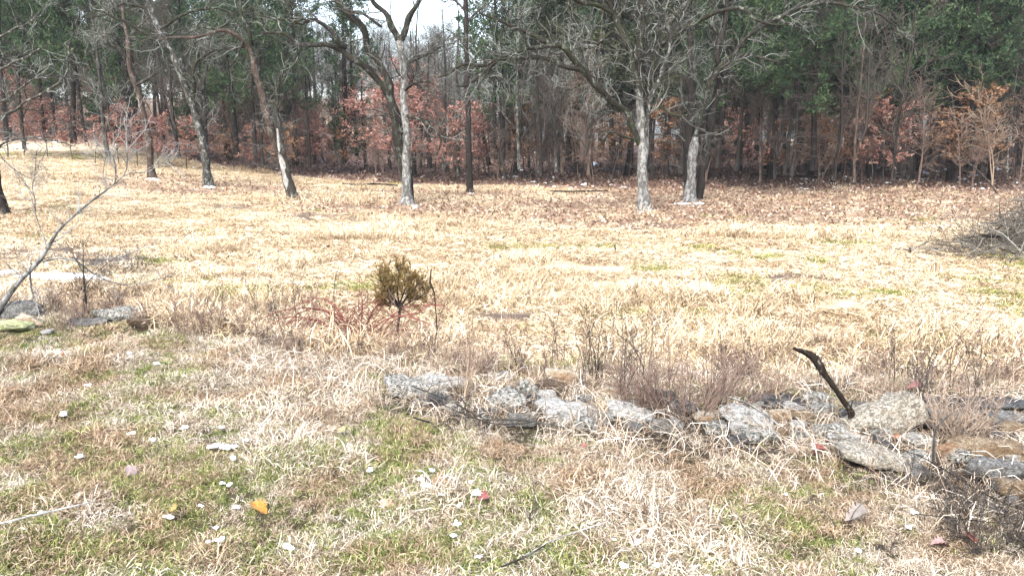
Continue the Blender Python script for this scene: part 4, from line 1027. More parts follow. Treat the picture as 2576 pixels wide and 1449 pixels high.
# ------------------------------------------------------------------ stones of the tumbled wall
def rock_mat(name, base, dark, hi, lich, stain=None, amt=0.5):
    m, nt, b = mat(name)
    s1 = tex(nt, 15, 8, 0.8, (0.7, 0.7, 2.4), dist=0.2); s2 = tex(nt, 48, 5, 0.8); s3 = tex(nt, 3.5, 5, 0.65)
    c = ramp(nt, s1, [(0.34, dark), (0.47, base), (0.66, hi)])
    c = mixc(nt, ramp(nt, s2, [(0.47, 0.0), (0.56, min(1.0, amt * 1.35))]), c, lich)
    vo = nt.nodes.new('ShaderNodeTexVoronoi'); vo.feature = 'DISTANCE_TO_EDGE'; vo.inputs['Scale'].default_value = 9.0
    tcv = nt.nodes.new('ShaderNodeTexCoord'); mpv = nt.nodes.new('ShaderNodeMapping'); mpv.inputs['Scale'].default_value = (0.5, 0.5, 1.7); nt.links.new(tcv.outputs['Object'], mpv.inputs[0])
    wv = nt.nodes.new('ShaderNodeVectorMath'); wv.operation = 'ADD'; nz = nt.nodes.new('ShaderNodeTexNoise'); nz.inputs['Scale'].default_value = 8.0
    sc_ = nt.nodes.new('ShaderNodeVectorMath'); sc_.operation = 'SCALE'; sc_.inputs['Scale'].default_value = 0.35
    nt.links.new(nz.outputs['Color'], sc_.inputs[0]); nt.links.new(mpv.outputs[0], wv.inputs[0]); nt.links.new(sc_.outputs[0], wv.inputs[1]); nt.links.new(wv.outputs[0], vo.inputs['Vector'])
    crack = ramp(nt, vo.outputs['Distance'], [(0.0, 0.0), (0.035, 1.0)])
    c = mixc(nt, mixc(nt, 1.0, (0.75, 0.75, 0.75), crack, 'SUBTRACT'), c, dark)
    if stain: c = mixc(nt, ramp(nt, s3, [(0.47, 0.0), (0.60, 0.85)]), c, stain)
    s4 = tex(nt, 90, 3, 0.7)
    c = mixc(nt, 0.5, c, ramp(nt, s4, [(0.38, 0.3), (0.5, 1.0)]), 'MULTIPLY')
    nt.links.new(c, b.inputs['Base Color'])
    hh = mixc(nt, 0.5, ramp(nt, s1, [(0.3, 0.0), (0.7, 1.0)]), ramp(nt, s2, [(0.3, 0.0), (0.7, 1.0)]))
    bump(nt, b, mixc(nt, 1.0, hh, crack, 'MULTIPLY'), 0.03, 1.0)
    return m
RM = {
 'white': rock_mat('stone_white', (0.68, 0.66, 0.62), (0.13, 0.125, 0.10), (0.84, 0.83, 0.80), (0.24, 0.24, 0.20), None, 0.45),
 'lichen': rock_mat('stone_lichen', (0.56, 0.545, 0.49), (0.06, 0.06, 0.045), (0.78, 0.77, 0.72), (0.09, 0.09, 0.07), None, 0.75),
 'grey': rock_mat('stone_grey', (0.29, 0.28, 0.26), (0.05, 0.05, 0.045), (0.48, 0.47, 0.44), (0.08, 0.08, 0.07), None, 0.5),
 'dark': rock_mat('stone_dark', (0.12, 0.12, 0.12), (0.025, 0.025, 0.025), (0.30, 0.30, 0.31), (0.04, 0.04, 0.04), None, 0.5),
 'beige': rock_mat('stone_beige', (0.64, 0.585, 0.48), (0.20, 0.17, 0.12), (0.70, 0.66, 0.57), (0.19, 0.17, 0.13), None, 0.6),
 'cream': rock_mat('stone_cream', (0.70, 0.62, 0.48), (0.36, 0.22, 0.10), (0.82, 0.78, 0.68), (0.40, 0.30, 0.19), (0.44, 0.28, 0.15), 0.3),
 'tan': rock_mat('stone_tan', (0.42, 0.32, 0.21), (0.13, 0.085, 0.05), (0.66, 0.56, 0.42), (0.18, 0.12, 0.07), (0.24, 0.16, 0.09), 0.5),
 'brown': rock_mat('stone_brown', (0.17, 0.12, 0.085), (0.04, 0.028, 0.02), (0.32, 0.25, 0.18), (0.06, 0.045, 0.03), None, 0.5),
 'orange': rock_mat('stone_orange', (0.40, 0.24, 0.13), (0.16, 0.08, 0.04), (0.66, 0.52, 0.37), (0.25, 0.12, 0.06), (0.7, 0.6, 0.5), 0.4),
 'green': rock_mat('stone_yellow_green', (0.60, 0.62, 0.36), (0.30, 0.33, 0.12), (0.78, 0.79, 0.58), (0.34, 0.40, 0.14), None, 0.4),
}
_ico = {}
def ico(sub):
    if sub not in _ico:
        import bmesh
        bm = bmesh.new(); bmesh.ops.create_icosphere(bm, subdivisions=sub, radius=1.0)
        _ico[sub] = (np.array([v.co[:] for v in bm.verts]), np.array([[v.index for v in f.verts] for f in bm.faces])); bm.free()
    return _ico[sub]

def rock_mesh(seed, W, D, Hh, sub=4, cuts=9, rough=1.0):
    rng = np.random.default_rng(seed); V, F = ico(sub)
    p = V / (np.abs(V) ** 6).sum(1, keepdims=True) ** (1 / 6)
    for _ in range(cuts):
        n = norm(rng.normal(size=3) * np.array([1, 1, 0.6])); dd = rng.uniform(0.72, 1.08)
        s = p @ n - dd; p = p - np.where(s > 0, s, 0)[:, None] * n * 0.92
    p = p * np.array([W / 2, D / 2, Hh / 2])
    sz = (W * D * Hh) ** (1 / 3); off = Vector(rng.uniform(-50, 50, 3))
    o = np.empty(len(p)); o2 = np.empty(len(p))
    for i, q in enumerate(p):
        v = Vector(q) / sz
        o[i] = mnoise.noise(v * 1.6 + off) + 0.5 * mnoise.noise(v * 4 + off)
        o2[i] = 0.6 * mnoise.noise(v * 9 + off) + 0.5 * mnoise.noise(Vector((v.x * 2, v.y * 2, v.z * 14)) + off) + 0.35 * mnoise.noise(v * 20 + off)
    nn = norm(p / np.array([W, D, Hh]) ** 1.0)
    p = p + nn * (o * 0.11 * sz + o2 * 0.075 * rough * sz)[:, None]
    return mesh_from('stone', p, F, True)

def rock(label, u, v, w, h, tone, roll=0, dr=0.6, yaw=None, seed=None, sub=4, cuts=9, name='stone', lift=0.0, pitch=0):
    seed = seed or int(u * 7 + v)
    rg = np.random.default_rng(seed)
    b = hit(u, v + 0.42 * h); k = b[1] / FPX
    W = w * k * 1.16; Dp = W * dr; hp = h * k
    Hh = max(0.6 * hp, hp * 1.3 - 0.30 * Dp)
    me = rock_mesh(seed, W, Dp, Hh, sub, cuts); me.materials.append(RM[tone])
    o = bpy.data.objects.new(name, me); COL.objects.link(o)
    o.location = (b[0], b[1] + 0.30 * Dp, b[2] + 0.36 * Hh + 0.012 + lift)
    o.rotation_euler = (R(pitch), R(-roll), R(rg.uniform(-14, 14) if yaw is None else yaw))
    return tag(o, label, 'stone', 'stones of the tumbled wall')

for r_ in SR: rock(*r_[:8])
BIG = [(1040, 985, 'the long spotted slab'), (1118, 966, 'the flat white stone'), (1275, 1012, 'the rounded grey stone'), (1413, 950, 'the cream block'), (1432, 1034, 'the big rough white stone'), (1585, 1046, 'the grey-faced slab'), (1735, 1040, 'the reddish bush foot'),
       (1888, 1056, 'the long black-specked stone'), (1958, 1014, 'the wide dark slab'), (2090, 1092, 'the lichened cobble'), (2144, 1078, 'the charred stick foot'), (2228, 1056, 'the tilted beige slab'), (2232, 1158, 'the flat lowest slab'), (2388, 1146, 'the cracked orange stone'), (2494, 1138, 'the wavy brown slab'), (2470, 1050, 'the ledge stones')]
rng = np.random.default_rng(61); used = set(); made = 0
for _ in range(900):
    if made >= 62: break
    u = rng.uniform(1000, 2600); vf = np.interp(u, [960, 1100, 1350, 1700, 1900, 2130, 2350, 2600], [1000, 1050, 1092, 1112, 1122, 1155, 1230, 1330]); vb = np.interp(u, [960, 1400, 2000, 2600], [965, 985, 1000, 1010])
    v = rng.uniform(vb, vf - 8); tone = str(rng.choice(['white', 'lichen', 'grey', 'dark', 'beige', 'tan', 'cream'], p=[.16, .36, .26, .12, .06, .02, .02]))
    j = min(range(len(BIG)), key=lambda q: (BIG[q][0] - u) ** 2 + 3 * (BIG[q][1] - v) ** 2); du, dv = u - BIG[j][0], v - BIG[j][1]
    side = ('left of ' if du < 0 else 'right of ') if abs(du) > 2.2 * abs(dv) else ('above ' if dv < 0 else 'below ')
    w = rng.uniform(22, 66); sz_ = 'small' if w < 38 else 'mid-sized'; key = (sz_, tone, side, j)
    if key in used: continue
    used.add(key); made += 1
    tn = {'white': 'whitish', 'lichen': 'lichen-spotted', 'grey': 'grey', 'dark': 'dark', 'beige': 'beige', 'tan': 'tan', 'cream': 'cream and orange'}[tone]
    rock('%s %s stone of the rubble just %s%s' % (sz_, tn, side, BIG[j][2]), u, v, w, w * rng.uniform(.45, .7), tone, rng.normal(0, 14), rng.uniform(.6, .95), sub=3, cuts=8)

# ------------------------------------------------------------------ dead leaning sapling at the left and other woody things near by
def px_tree(name, label, cat, uv, rows, seed, mt, twig, dens=0.6, size=0.4, group=None, levels=2, rscale=1.0, thin=0.35, yoff=0.0):
    rng = np.random.default_rng(seed); b0 = hit(*uv); y0 = b0[1] + yoff
    root = empty(name, tuple(b0), label, cat, group); g = Geo(); got = []
    for i, rw in enumerate(rows):
        P, r = limb_from_px(rw, y0, rng, wob=0.008); P = P - b0[None, None]
        link('stem' if i == 0 else 'branch', tube_mesh('stem', P, r * rscale, 7, 0.4, True, 0.05), M[mt], root)
        got.append((P, r * rscale))
    if dens:
        for P, r in got:
            L = np.linalg.norm(np.diff(P[0], axis=0), axis=1).sum()
            a, ra = spawn(rng, P, r, max(1, 9 * L * dens), 0.25 * size, 0.9 * size, 7, 52, 0.12, 0.25, 0.2, 1, 0.5, 0.006, 0.3)
            ra = np.maximum(ra, 0.0016)
            if len(a):
                g.add(*tubes(a, ra, 3), a=np.repeat(rng.random(len(a)), 21))
                c_, rc = spawn(rng, a, ra, 3, 0.1 * size, 0.4 * size, 5, 45, 0.08, 0.3, 0.2, 1, 0.6, 0.003, 0.5)
                if len(c_): g.add(*tubes(c_, np.maximum(rc, 0.0012), 3), a=np.repeat(rng.random(len(c_)), 15))
        if g.n: link('twigs', g.mesh('twigs'), M[twig], root, kind='stuff')
    return root

px_tree('leaning_sapling', 'leaning dead sapling reaching up to the right from the left edge, with pale top twigs', 'sapling', (2, 800),
  [[(-14, 800, 11), (10, 760, 11), (35, 722, 11), (62, 688, 10), (95, 655, 9), (120, 620, 7.5), (150, 580, 6), (190, 545, 5), (235, 503, 4), (275, 474, 3.5), (292, 460, 3)],
   [(108, 658, 5), (150, 648, 4.5), (195, 655, 4, .1), (240, 688, 3, .15), (290, 712, 2.4, .2), (340, 718, 2, .2), (390, 706, 1.6, .2), (430, 697, 1, .2)],
   [(185, 652, 3, .1), (250, 653, 2.4, .2), (320, 640, 1.8, .3), (372, 612, 1, .4)],
   [(122, 625, 3.5), (104, 578, 2.6, .1), (88, 535, 2, .1), (82, 505, 1.6, .1), (60, 455, 1.3, .1), (20, 425, .9, .1)],
   [(290, 462, 2.4), (320, 437, 2.2), (352, 434, 2), (385, 424, 1.8), (431, 385, 1)],
   [(288, 464, 2.8), (291, 440, 2.8), (287, 404, 2.6), (270, 376, 2), (239, 366, 1)],
   [(310, 445, 2), (320, 420, 2.6), (320, 366, 2.4), (327, 335, 2), (339, 310, 1.5), (352, 300, 1)],
   [(322, 350, 1.6), (315, 325, 1.3), (311, 298, .8)],
   [(268, 480, 1.6), (260, 450, 1.7), (266, 404, 1.6), (285, 380, 1)],
   [(60, 692, 3), (30, 690, 2), (-10, 700, 1.2)],
   [(75, 680, 4, .05), (80, 730, 3.2, .05), (95, 775, 3, .05), (112, 835, 3, .0)],
  ], 31, 'bark_pale', 'twig_pale', dens=2.4, size=0.6, rscale=0.62)
px_tree('thin_sapling', 'thin upright leafless sapling in front of the leaning dead sapling', 'sapling', (222, 800),
  [[(222, 800, 2.6), (214, 740, 2.2), (210, 680, 1.8), (208, 600, 1)], [(212, 720, 1.4), (250, 680, 1), (300, 640, .6)], [(211, 690, 1.2), (185, 640, .9), (170, 610, .5)]], 32, 'bark_grey', 'twig_grey', dens=1.2, size=0.45)
px_tree('splintered_stake', 'short splintered stake showing orange torn wood beside the thin sapling', 'stake', (216, 796),
  [[(218, 796, 3), (213, 760, 4), (206, 722, 1.2)]], 33, 'bark_brown', 'twig_tan', dens=0)
px_tree('whippy_shoot', 'young pale forked shoot with pointed twigs far left, above the leaning sapling', 'shoot', (90, 540),
  [[(90, 548, 2.2), (86, 500, 2), (80, 470, 1.6), (88, 440, 1.4), (92, 380, 1)], [(84, 490, 1.3), (60, 455, 1), (50, 430, .6)], [(90, 400, 1), (60, 365, .9), (50, 350, .5)], [(91, 392, 1), (115, 365, .7)]], 34, 'bark_pale', 'twig_pale', dens=2.0, size=1.6, rscale=.8)

# small cedar bush in the middle
def cedar_bush():
    rng = np.random.default_rng(41); b0 = hit(1000, 868); y0 = b0[1]
    root = empty('cedar_bush', tuple(b0), 'small olive-brown cedar bush standing alone in the middle of the straw', 'bush')
    rows = [[(1000, 872, 4), (1000, 830, 3.6), (1004, 785, 3.4), (1006, 762, 3)],
            [(1004, 780, 2.6), (1018, 755, 2.4, .05), (1035, 735, 2, .1), (1055, 712, 1.2, .1)], [(1005, 770, 2.6), (1000, 735, 2.3), (1003, 700, 1.8), (1008, 665, 1)],
            [(1004, 775, 2.4), (985, 745, 2, -.05), (965, 720, 1.6, -.1), (955, 690, 1, -.1)], [(1003, 768, 2), (980, 760, 1.7, .1), (955, 755, 1.3, .1)], [(1006, 762, 2), (1022, 722, 1.8, -.1), (1035, 690, 1, -.1)], [(1004, 775, 2), (1040, 755, 1.6, .1), (1075, 735, 1, .15)], [(1003, 770, 2), (975, 715, 1.6, .1), (968, 680, 1, .12)]]
    got = []
    for i, rw in enumerate(rows):
        P, r = limb_from_px(rw, y0, rng, wob=0.006); P = P - b0[None, None]
        link('trunk' if i == 0 else 'branch', tube_mesh('stem', P, r, 6, 0.4, True), M['bark_dark'], root)
        if i: got.append((P, r))
    g = Geo(); lf = []
    for P, r in got:
        a, ra = spawn(rng, P, r, 44, 0.07, 0.24, 6, 55, 0.25, 0.2, 0.25, 1, 0.5, 0.003, 0.4)
        b_, rb = spawn(rng, a, ra, 4.5, 0.03, 0.09, 4, 40, 0.3, 0.15, 0.2, 1, 0.7, 0.002, 0.5)
        g.add(*tubes(a, np.maximum(ra, 0.0012), 3), a=0.4); lf.append(np.concatenate([b_, a[:, 2:]]))
    S = np.concatenate(lf); n = len(S); per = 34; idx = np.repeat(np.arange(n), per); m_ = len(idx)
    t = rng.uniform(0.1, 1, m_) * 3; i = np.minimum(t.astype(int), 2); ff = (t - i)[:, None]
    p = S[idx, i] * (1 - ff) + S[idx, i + 1] * ff; T = norm(S[idx, i + 1] - S[idx, i])
    d = norm(T + rng.normal(0, 0.42, (m_, 3)) + np.array([0, 0, .25])); sd = norm(np.cross(d, rng.normal(size=(m_, 3))))
    L = rng.uniform(0.009, 0.024, m_)[:, None]; w = 0.0036
    V = np.stack([p - sd * w * .5, p + sd * w * .5, p + d * L], 1).reshape(-1, 3); F = np.arange(m_ * 3).reshape(-1, 3)
    me = mesh_from('foliage', V, F, False, {'rnd': ('POINT', np.repeat(np.clip(0.5 * rng.random(n)[idx] + 0.5 * rng.random(m_), 0, 1), 3))})
    link('branches', g.mesh('branches'), M['twig_grey'], root, kind='stuff'); link('foliage', me, M['cedar_brown'], root, kind='stuff')
cedar_bush()
px_tree('dead_stalk', 'dark curled dead stalk standing just right of the small cedar bush', 'stalk', (1094, 880),
  [[(1096, 890, 2.2), (1100, 820, 1.6), (1094, 770, 1.4), (1095, 745, 1.6), (1086, 730, 3), (1080, 705, 3.2), (1084, 680, 1.5)]], 42, 'bark_dark', 'twig_grey', dens=0.3, size=0.3)

def loose_cane(rows_, seed): pass
bb = hit(905, 872); root = empty('bramble', tuple(bb), 'tangle of arching dark red bramble canes left of the small cedar bush', 'bramble')
rng = np.random.default_rng(43)
CN = [[(895, 878), (862, 815), (815, 782), (760, 776), (700, 784), (655, 806)], [(905, 878), (880, 820), (845, 790), (790, 778), (750, 790), (705, 830)], [(900, 878), (920, 820), (940, 780), (960, 752), (968, 742)],
      [(915, 876), (935, 830), (985, 795), (1040, 800), (1085, 822)], [(890, 878), (850, 850), (800, 842), (750, 838), (700, 845)], [(925, 876), (960, 820), (1010, 775), (1070, 768), (1120, 770)],
      [(885, 878), (830, 820), (790, 800), (720, 812), (680, 845)], [(912, 878), (908, 820), (912, 770), (910, 735)], [(900, 876), (940, 850), (1000, 830), (1060, 835), (1110, 860)],
      [(880, 875), (865, 810), (835, 760), (800, 748), (770, 760)], [(930, 874), (975, 842), (1015, 842), (1050, 870)], [(918, 874), (930, 800), (950, 770), (985, 765), (1030, 790)],
      [(893, 870), (870, 850), (810, 815), (760, 800), (715, 800), (675, 822)], [(905, 870), (950, 845), (1000, 800), (1060, 785), (1105, 745)], [(900, 872), (850, 865), (790, 868), (745, 880)]]
g = Geo()
for i, cn in enumerate(CN):
    dz = rng.normal(0, 0.12); rw = [(u, v, 2.5 * (1 - 0.55 * j / len(cn)), dz * j / 3) for j, (u, v) in enumerate(cn)]
    P, r = limb_from_px(rw, bb[1], rng, wob=0.006); P = P - bb[None, None]
    link('cane', tube_mesh('cane', P, r, 5, 0.5 + 0.4 * (i % 2), True), M['twig_red'], root)
    a, ra = spawn(rng, P, r, 12, 0.05, 0.30, 7, 50, 0.05, 0.25, 0.1, 1, 0.5, 0.003, 0.4)
    if len(a): g.add(*tubes(a, np.maximum(ra, 0.0017), 3), a=np.repeat(rng.random(len(a)), 21))
for i in range(40):
    x0 = rng.normal(0, .30); dr = rng.choice([-1, 1]); Lc = rng.uniform(.35, .95); hh = rng.uniform(.2, .62); t = np.linspace(0, 1, 14)
    P = np.stack([x0 + dr * Lc * t ** 1.15, rng.normal(0, .1) + rng.normal(0, .25) * t, hh * np.sin(np.pi * np.clip(t * .92, 0, 1)) ** .8 * (1 - .25 * t)], 1)[None]; P = P + rng.normal(0, .004, P.shape); r = (0.0046 * (1 - .6 * t))[None]
    link('cane', tube_mesh('cane', P, r, 5, rng.random(), True), M['twig_red'], root)
    a, ra = spawn(rng, P, r, 6, 0.05, 0.25, 6, 55, 0.05, 0.25, 0.1, 1, 0.5, 0.003, 0.4)
    if len(a): g.add(*tubes(a, np.maximum(ra, 0.0014), 3), a=np.repeat(rng.random(len(a)), 18))
link('side_shoots', g.mesh('side_shoots'), M['twig_red'], root, kind='stuff')

# ------------------------------------------------------------------ bushes and weeds
def bush_mesh(seed, n=40, Hh=0.6, spread=0.35, K=9, dens=6, heads=0, tw=0.0014, lean=(0, 0), r0=0.0028):
    rng = np.random.default_rng(seed)
    az = rng.uniform(0, 2 * np.pi, n); rr = 0.3 * spread * np.sqrt(rng.random(n)); P = np.zeros((n, K, 3))
    P[:, 0, 0] = rr * np.cos(az); P[:, 0, 1] = rr * np.sin(az); P[:, 0, 2] = -0.03
    tilt = rng.uniform(0.05, 1.0, n) * math.atan2(spread, Hh) * 1.15; L = Hh * rng.uniform(0.5, 1.1, n)
    d = np.stack([np.sin(tilt) * np.cos(az) + lean[0], np.sin(tilt) * np.sin(az) + lean[1], np.cos(tilt)], 1)
    for k in range(1, K):
        P[:, k] = P[:, k - 1] + norm(d) * (L / (K - 1))[:, None]; d = d + rng.normal(0, 0.10, (n, 3))
    r = r0 * np.linspace(1, 0.4, K)[None] * rng.uniform(0.6, 1.2, (n, 1))
    g = Geo(); g.add(*tubes(P, r, 4), a=np.repeat(rng.random(n), K * 4))
    a, ra = spawn(rng, P, r, dens, 0.08 * Hh, 0.38 * Hh, 6, 38, 0.12, 0.22, 0.25, 1, 0.6, 0.003, 0.5)
    g.add(*tubes(a, np.maximum(ra, tw), 3), a=np.repeat(rng.random(len(a)), 18))
    b_, rb = spawn(rng, a, ra, dens * 0.5, 0.04 * Hh, 0.16 * Hh, 4, 40, 0.1, 0.3, 0.2, 1, 0.7, 0.002, 0.6)
    if len(b_): g.add(*tubes(b_, np.maximum(rb, tw * 0.8), 3), a=np.repeat(rng.random(len(b_)), 12))
    if heads:
        tips = np.concatenate([a[:, -1], b_[:, -1]] if len(b_) else [a[:, -1]]); V, F = ico(1)
        sel = rng.random(len(tips)) < heads
        for t in tips[sel]: g.add(V * np.array([1, 1, .7]) * rng.uniform(0.003, 0.0075) + t, F, a=0.15)
    return g.mesh('stems')

def plant(name, label, cat, u, v, vt, me_fn, mt, group=None, **kw):
    b = hit(u, v); Hh = (v - vt) * b[1] / FPX * 1.02
    me = me_fn(int(u * 3 + v), Hh=Hh, **kw); me.materials.append(M[mt])
    o = bpy.data.objects.new(name, me); COL.objects.link(o); o.location = tuple(b)
    return tag(o, label, cat, group)

BR = 'leafless bushes in and behind the tumbled wall'
plant('reddish_bush', 'large dense leafless reddish brown bush growing out of the stone heap', 'bush', 1725, 1050, 835, bush_mesh, 'twig_rust', BR, n=64, spread=0.50, dens=3.4, r0=0.0036)
plant('reddish_bush', 'right-leaning reddish brown bush with wiry fan-shaped twigs, left of the charred stick', 'bush', 1810, 1020, 835, bush_mesh, 'twig_rust', BR, n=42, spread=0.42, dens=4, r0=0.0034, lean=(0.45, 0))
plant('reddish_bush', 'thin reddish bush between the cream block and the large reddish bush', 'bush', 1600, 1035, 880, bush_mesh, 'twig_rust', BR, n=60, spread=0.25, dens=4)
plant('reddish_bush', 'low pinkish bush of fine upright stems above the left grass slope', 'bush', 470, 840, 712, bush_mesh, 'twig_rust', BR, n=40, spread=0.35, dens=3.5)
plant('reddish_bush', 'second, thinner pinkish bush right of the low pinkish bush', 'bush', 560, 830, 725, bush_mesh, 'twig_tan', BR, n=22, spread=0.3, dens=4, heads=.3)
plant('reddish_bush', 'fine brown bush at the left between the boulder and the stake', 'bush', 170, 835, 735, bush_mesh, 'twig_rust', BR, n=26, spread=0.3, dens=4)
plant('reddish_bush', 'brown stems standing thick just right of the small cedar bush foot', 'bush', 1090, 915, 800, bush_mesh, 'twig_rust', BR, n=34, spread=0.22, dens=3)
plant('reddish_bush', 'sparse bush of upright brown stems left of the cream block', 'bush', 1200, 940, 800, bush_mesh, 'twig_rust', BR, n=28, spread=0.28, dens=3, heads=.2)
plant('reddish_bush', 'pale thin stems standing over the flat white stone', 'bush', 1165, 1000, 800, bush_mesh, 'twig_tan', BR, n=18, spread=0.18, dens=3)
plant('reddish_bush', 'brittle brown bush right of the tilted beige slab', 'bush', 2370, 1110, 900, bush_mesh, 'twig_tan', BR, n=38, spread=0.34, dens=3.5)
plant('reddish_bush', 'thin grey brown stems in front of the ledge stones', 'bush', 2440, 1120, 930, bush_mesh, 'twig_tan', BR, n=40, spread=0.3, dens=4)
plant('reddish_bush', 'upright dry stems behind the charred stick', 'bush', 2190, 1010, 880, bush_mesh, 'twig_tan', BR, n=50, spread=0.35, dens=3)
plant('reddish_bush', 'low pale bush with wiry twigs behind the dark slab', 'bush', 1930, 985, 900, bush_mesh, 'twig_tan', BR, n=50, spread=0.3, dens=5, lean=(.2, 0))
plant('tangled_twigs', 'low dark tangle of dead twigs below the long lichen-spotted slab', 'twigs', 1180, 1075, 1010, bush_mesh, 'twig_grey', BR, n=70, spread=0.5, dens=6)
plant('tangled_twigs', 'grey twiggy tangle in the lower right corner under the stones', 'twigs', 2500, 1345, 1215, bush_mesh, 'twig_grey', BR, n=90, spread=0.55, dens=6)
plant('tangled_twigs', 'dark brambly twigs left of the streaked dark grey stone', 'twigs', 2400, 1270, 1160, bush_mesh, 'twig_grey', BR, n=60, spread=0.5, dens=5, lean=(.3, 0))

WD = [(660, 850, 640, 'twig_grey', 'tall branching weed with flat seed heads, left of the bramble', 5, .5), (700, 860, 700, 'twig_grey', 'weed with a few straight prongs beside the tall branching weed', 5, .2),
      (755, 870, 645, 'twig_rust', 'tall brown forked weed rising out of the left of the bramble', 7, .1), (790, 872, 655, 'twig_rust', 'slanting straight brown stems rising behind the bramble', 6, .1),
      (840, 800, 652, 'twig_grey', 'weed with drooping seed heads in the meadow above the bramble', 3, .6), (1405, 930, 735, 'twig_grey', 'thin weed standing in the meadow above the cream block', 4, .3),
      (1270, 900, 745, 'twig_tan', 'pale weed with small umbels right of the small cedar bush', 4, .6), (1500, 960, 730, 'twig_grey', 'tall arching weed with curled tips, first in the row above the white stones', 7, .4),
      (1560, 1010, 735, 'twig_grey', 'tallest black-stemmed weed with curled tips above the pale slab', 7, .4), (1610, 960, 735, 'twig_grey', 'upright weed with hooked tips left of the large reddish bush', 5, .3),
      (1690, 960, 780, 'twig_tan', 'thin bent weed standing behind the large reddish bush', 3, .2), (1830, 960, 800, 'twig_rust', 'single weed stem rising over the right-leaning bush', 3, .3),
      (2075, 970, 840, 'twig_grey', 'hooked grey stem just behind the charred stick', 2, .1), (2250, 1000, 730, 'twig_tan', 'pale upright weed between charred stick and the right-hand weeds', 3, .5),
      (2325, 1085, 735, 'twig_grey', 'tall straight dark weed stalk rising right of the tilted beige slab', 3, .3), (2400, 1000, 735, 'twig_rust', 'brown weed with side branches and round dry flower heads near the right edge', 4, .8),
      (2440, 990, 770, 'twig_grey', 'branchy weed with dark flower heads nearest the right edge', 4, .9), (2290, 950, 745, 'twig_tan', 'thin stalk with tiny heads in the meadow at the right', 2, .6),
      (2285, 1230, 1045, 'twig_grey', 'dark bent twig standing in front of the flat slab', 2, .1), (2120, 1330, 1205, 'twig_grey', 'short dark dried stalk in the grass below the flat slab', 2, .5),
      (2225, 1390, 1310, 'twig_grey', 'short dark dried stalk at the lower right of the grass', 2, .5), (1345, 1310, 1190, 'twig_grey', 'thin dry stalk in the grass at the bottom middle', 2, .2), (2200, 1330, 1100, 'twig_tan', 'tall thin straw stalk over the lower right grass', 2, .1)]
for u, v, vt, mt, lb, n_, hd in WD:
    plant('weed_stalk', lb, 'weed', u, v, vt, bush_mesh, mt, 'dry weed stalks', n=n_, spread=0.10, dens=4, heads=hd, K=12, r0=0.0042, tw=0.0016)

MARKS = [(60, 'the leaning sapling'), (560, 'the thin pinkish bush'), (900, 'the bramble'), (1000, 'the cedar bush'), (1413, 'the cream block'), (1725, 'the large reddish bush'), (2070, 'the charred branch'), (2400, 'the flower-headed weed')]
rng = np.random.default_rng(85)
for i in range(64):
    u = rng.choice([rng.uniform(420, 1000), rng.uniform(1050, 1720), rng.uniform(1900, 2560)]); vb = np.interp(u, [400, 900, 1100, 1500, 2100, 2576], [820, 875, 915, 960, 985, 1010]) + rng.uniform(-25, 30)
    b_ = hit(u, vb); Hh = rng.uniform(.32, .85) * b_[1] / 7.0; tn = str(rng.choice(['twig_rust', 'twig_tan', 'twig_grey']))
    me = bush_mesh(7000 + i, n=int(rng.integers(1, 4)), Hh=Hh, spread=.1, dens=3.5, heads=float(rng.choice([0, .3, .6])), K=12, r0=0.0036, tw=0.0016); me.materials.append(M[tn])
    o = bpy.data.objects.new('weed_stalk', me); COL.objects.link(o); o.location = tuple(b_)
    pend(o, u, 'tall bare %s stalk behind the stones' % {'twig_rust': 'brown', 'twig_tan': 'straw-coloured', 'twig_grey': 'grey'}[tn], 'weed', 'dry weed stalks')
flush()
# scatter of low brown forbs behind the wall
pm = [bush_mesh(600 + k, n=14, Hh=0.28, spread=0.14, dens=4, heads=0.2, tw=0.0018) for k in range(4)]
rng = np.random.default_rng(81); N = 330; x_ = rng.uniform(-6.5, 6.5, N); y_ = drop_line(x_) + rng.gamma(1.4, 0.9, N) - 0.2
k = (~on_rock(x_, y_)[1]) & (np.abs(x_) < 0.75 * y_) & (fbm(x_ * 0.9, y_ * 0.9, 83, 2) > 0.42)
x_, y_ = x_[k], y_[k]; n = len(x_); s = rng.uniform(0.5, 1.35, n)
scatter('dry_forbs', pm, [M['twig_tan'], M['twig_rust'], M['twig_rust'], M['twig_tan']], np.stack([x_, y_, height(x_, y_)], 1), np.stack([rng.normal(0, .15, n), rng.normal(0, .15, n), rng.uniform(0, 6.28, n)], 1),
        np.stack([s, s, s], 1), rng.integers(0, 4, n), np.ones((n, 3)), 'low dry brown stems growing along the back of the tumbled wall', 'weeds')
# long pale straw thrown over the stones
lg = [tuft_mesh('draped_straw', rng, 20, 0.09, 0.14, 0.34, 0.0034, 40, 90, 0.5) for _ in range(5)]
N = 720; x_ = rng.uniform(-2.2, 3.6, N); y_ = front_line(x_) + rng.uniform(-0.15, 1.0, N) * (drop_line(x_) + 0.4 - front_line(x_)); s = rng.uniform(0.6, 1.15, N)
scatter('long_straw', lg, [M['straw']] * 5, np.stack([x_, y_, height(x_, y_) + 0.0], 1), np.stack([rng.normal(0, .2, N), rng.normal(0, .2, N), rng.uniform(0, 6.28, N)], 1),
        np.stack([s, s, s], 1), rng.integers(0, 5, N), np.ones((N, 3)) * np.array([.98, .93, .88]) * rng.uniform(.75, 1.15, (N, 1)), 'long pale straw bent over the stones of the wall', 'grass')

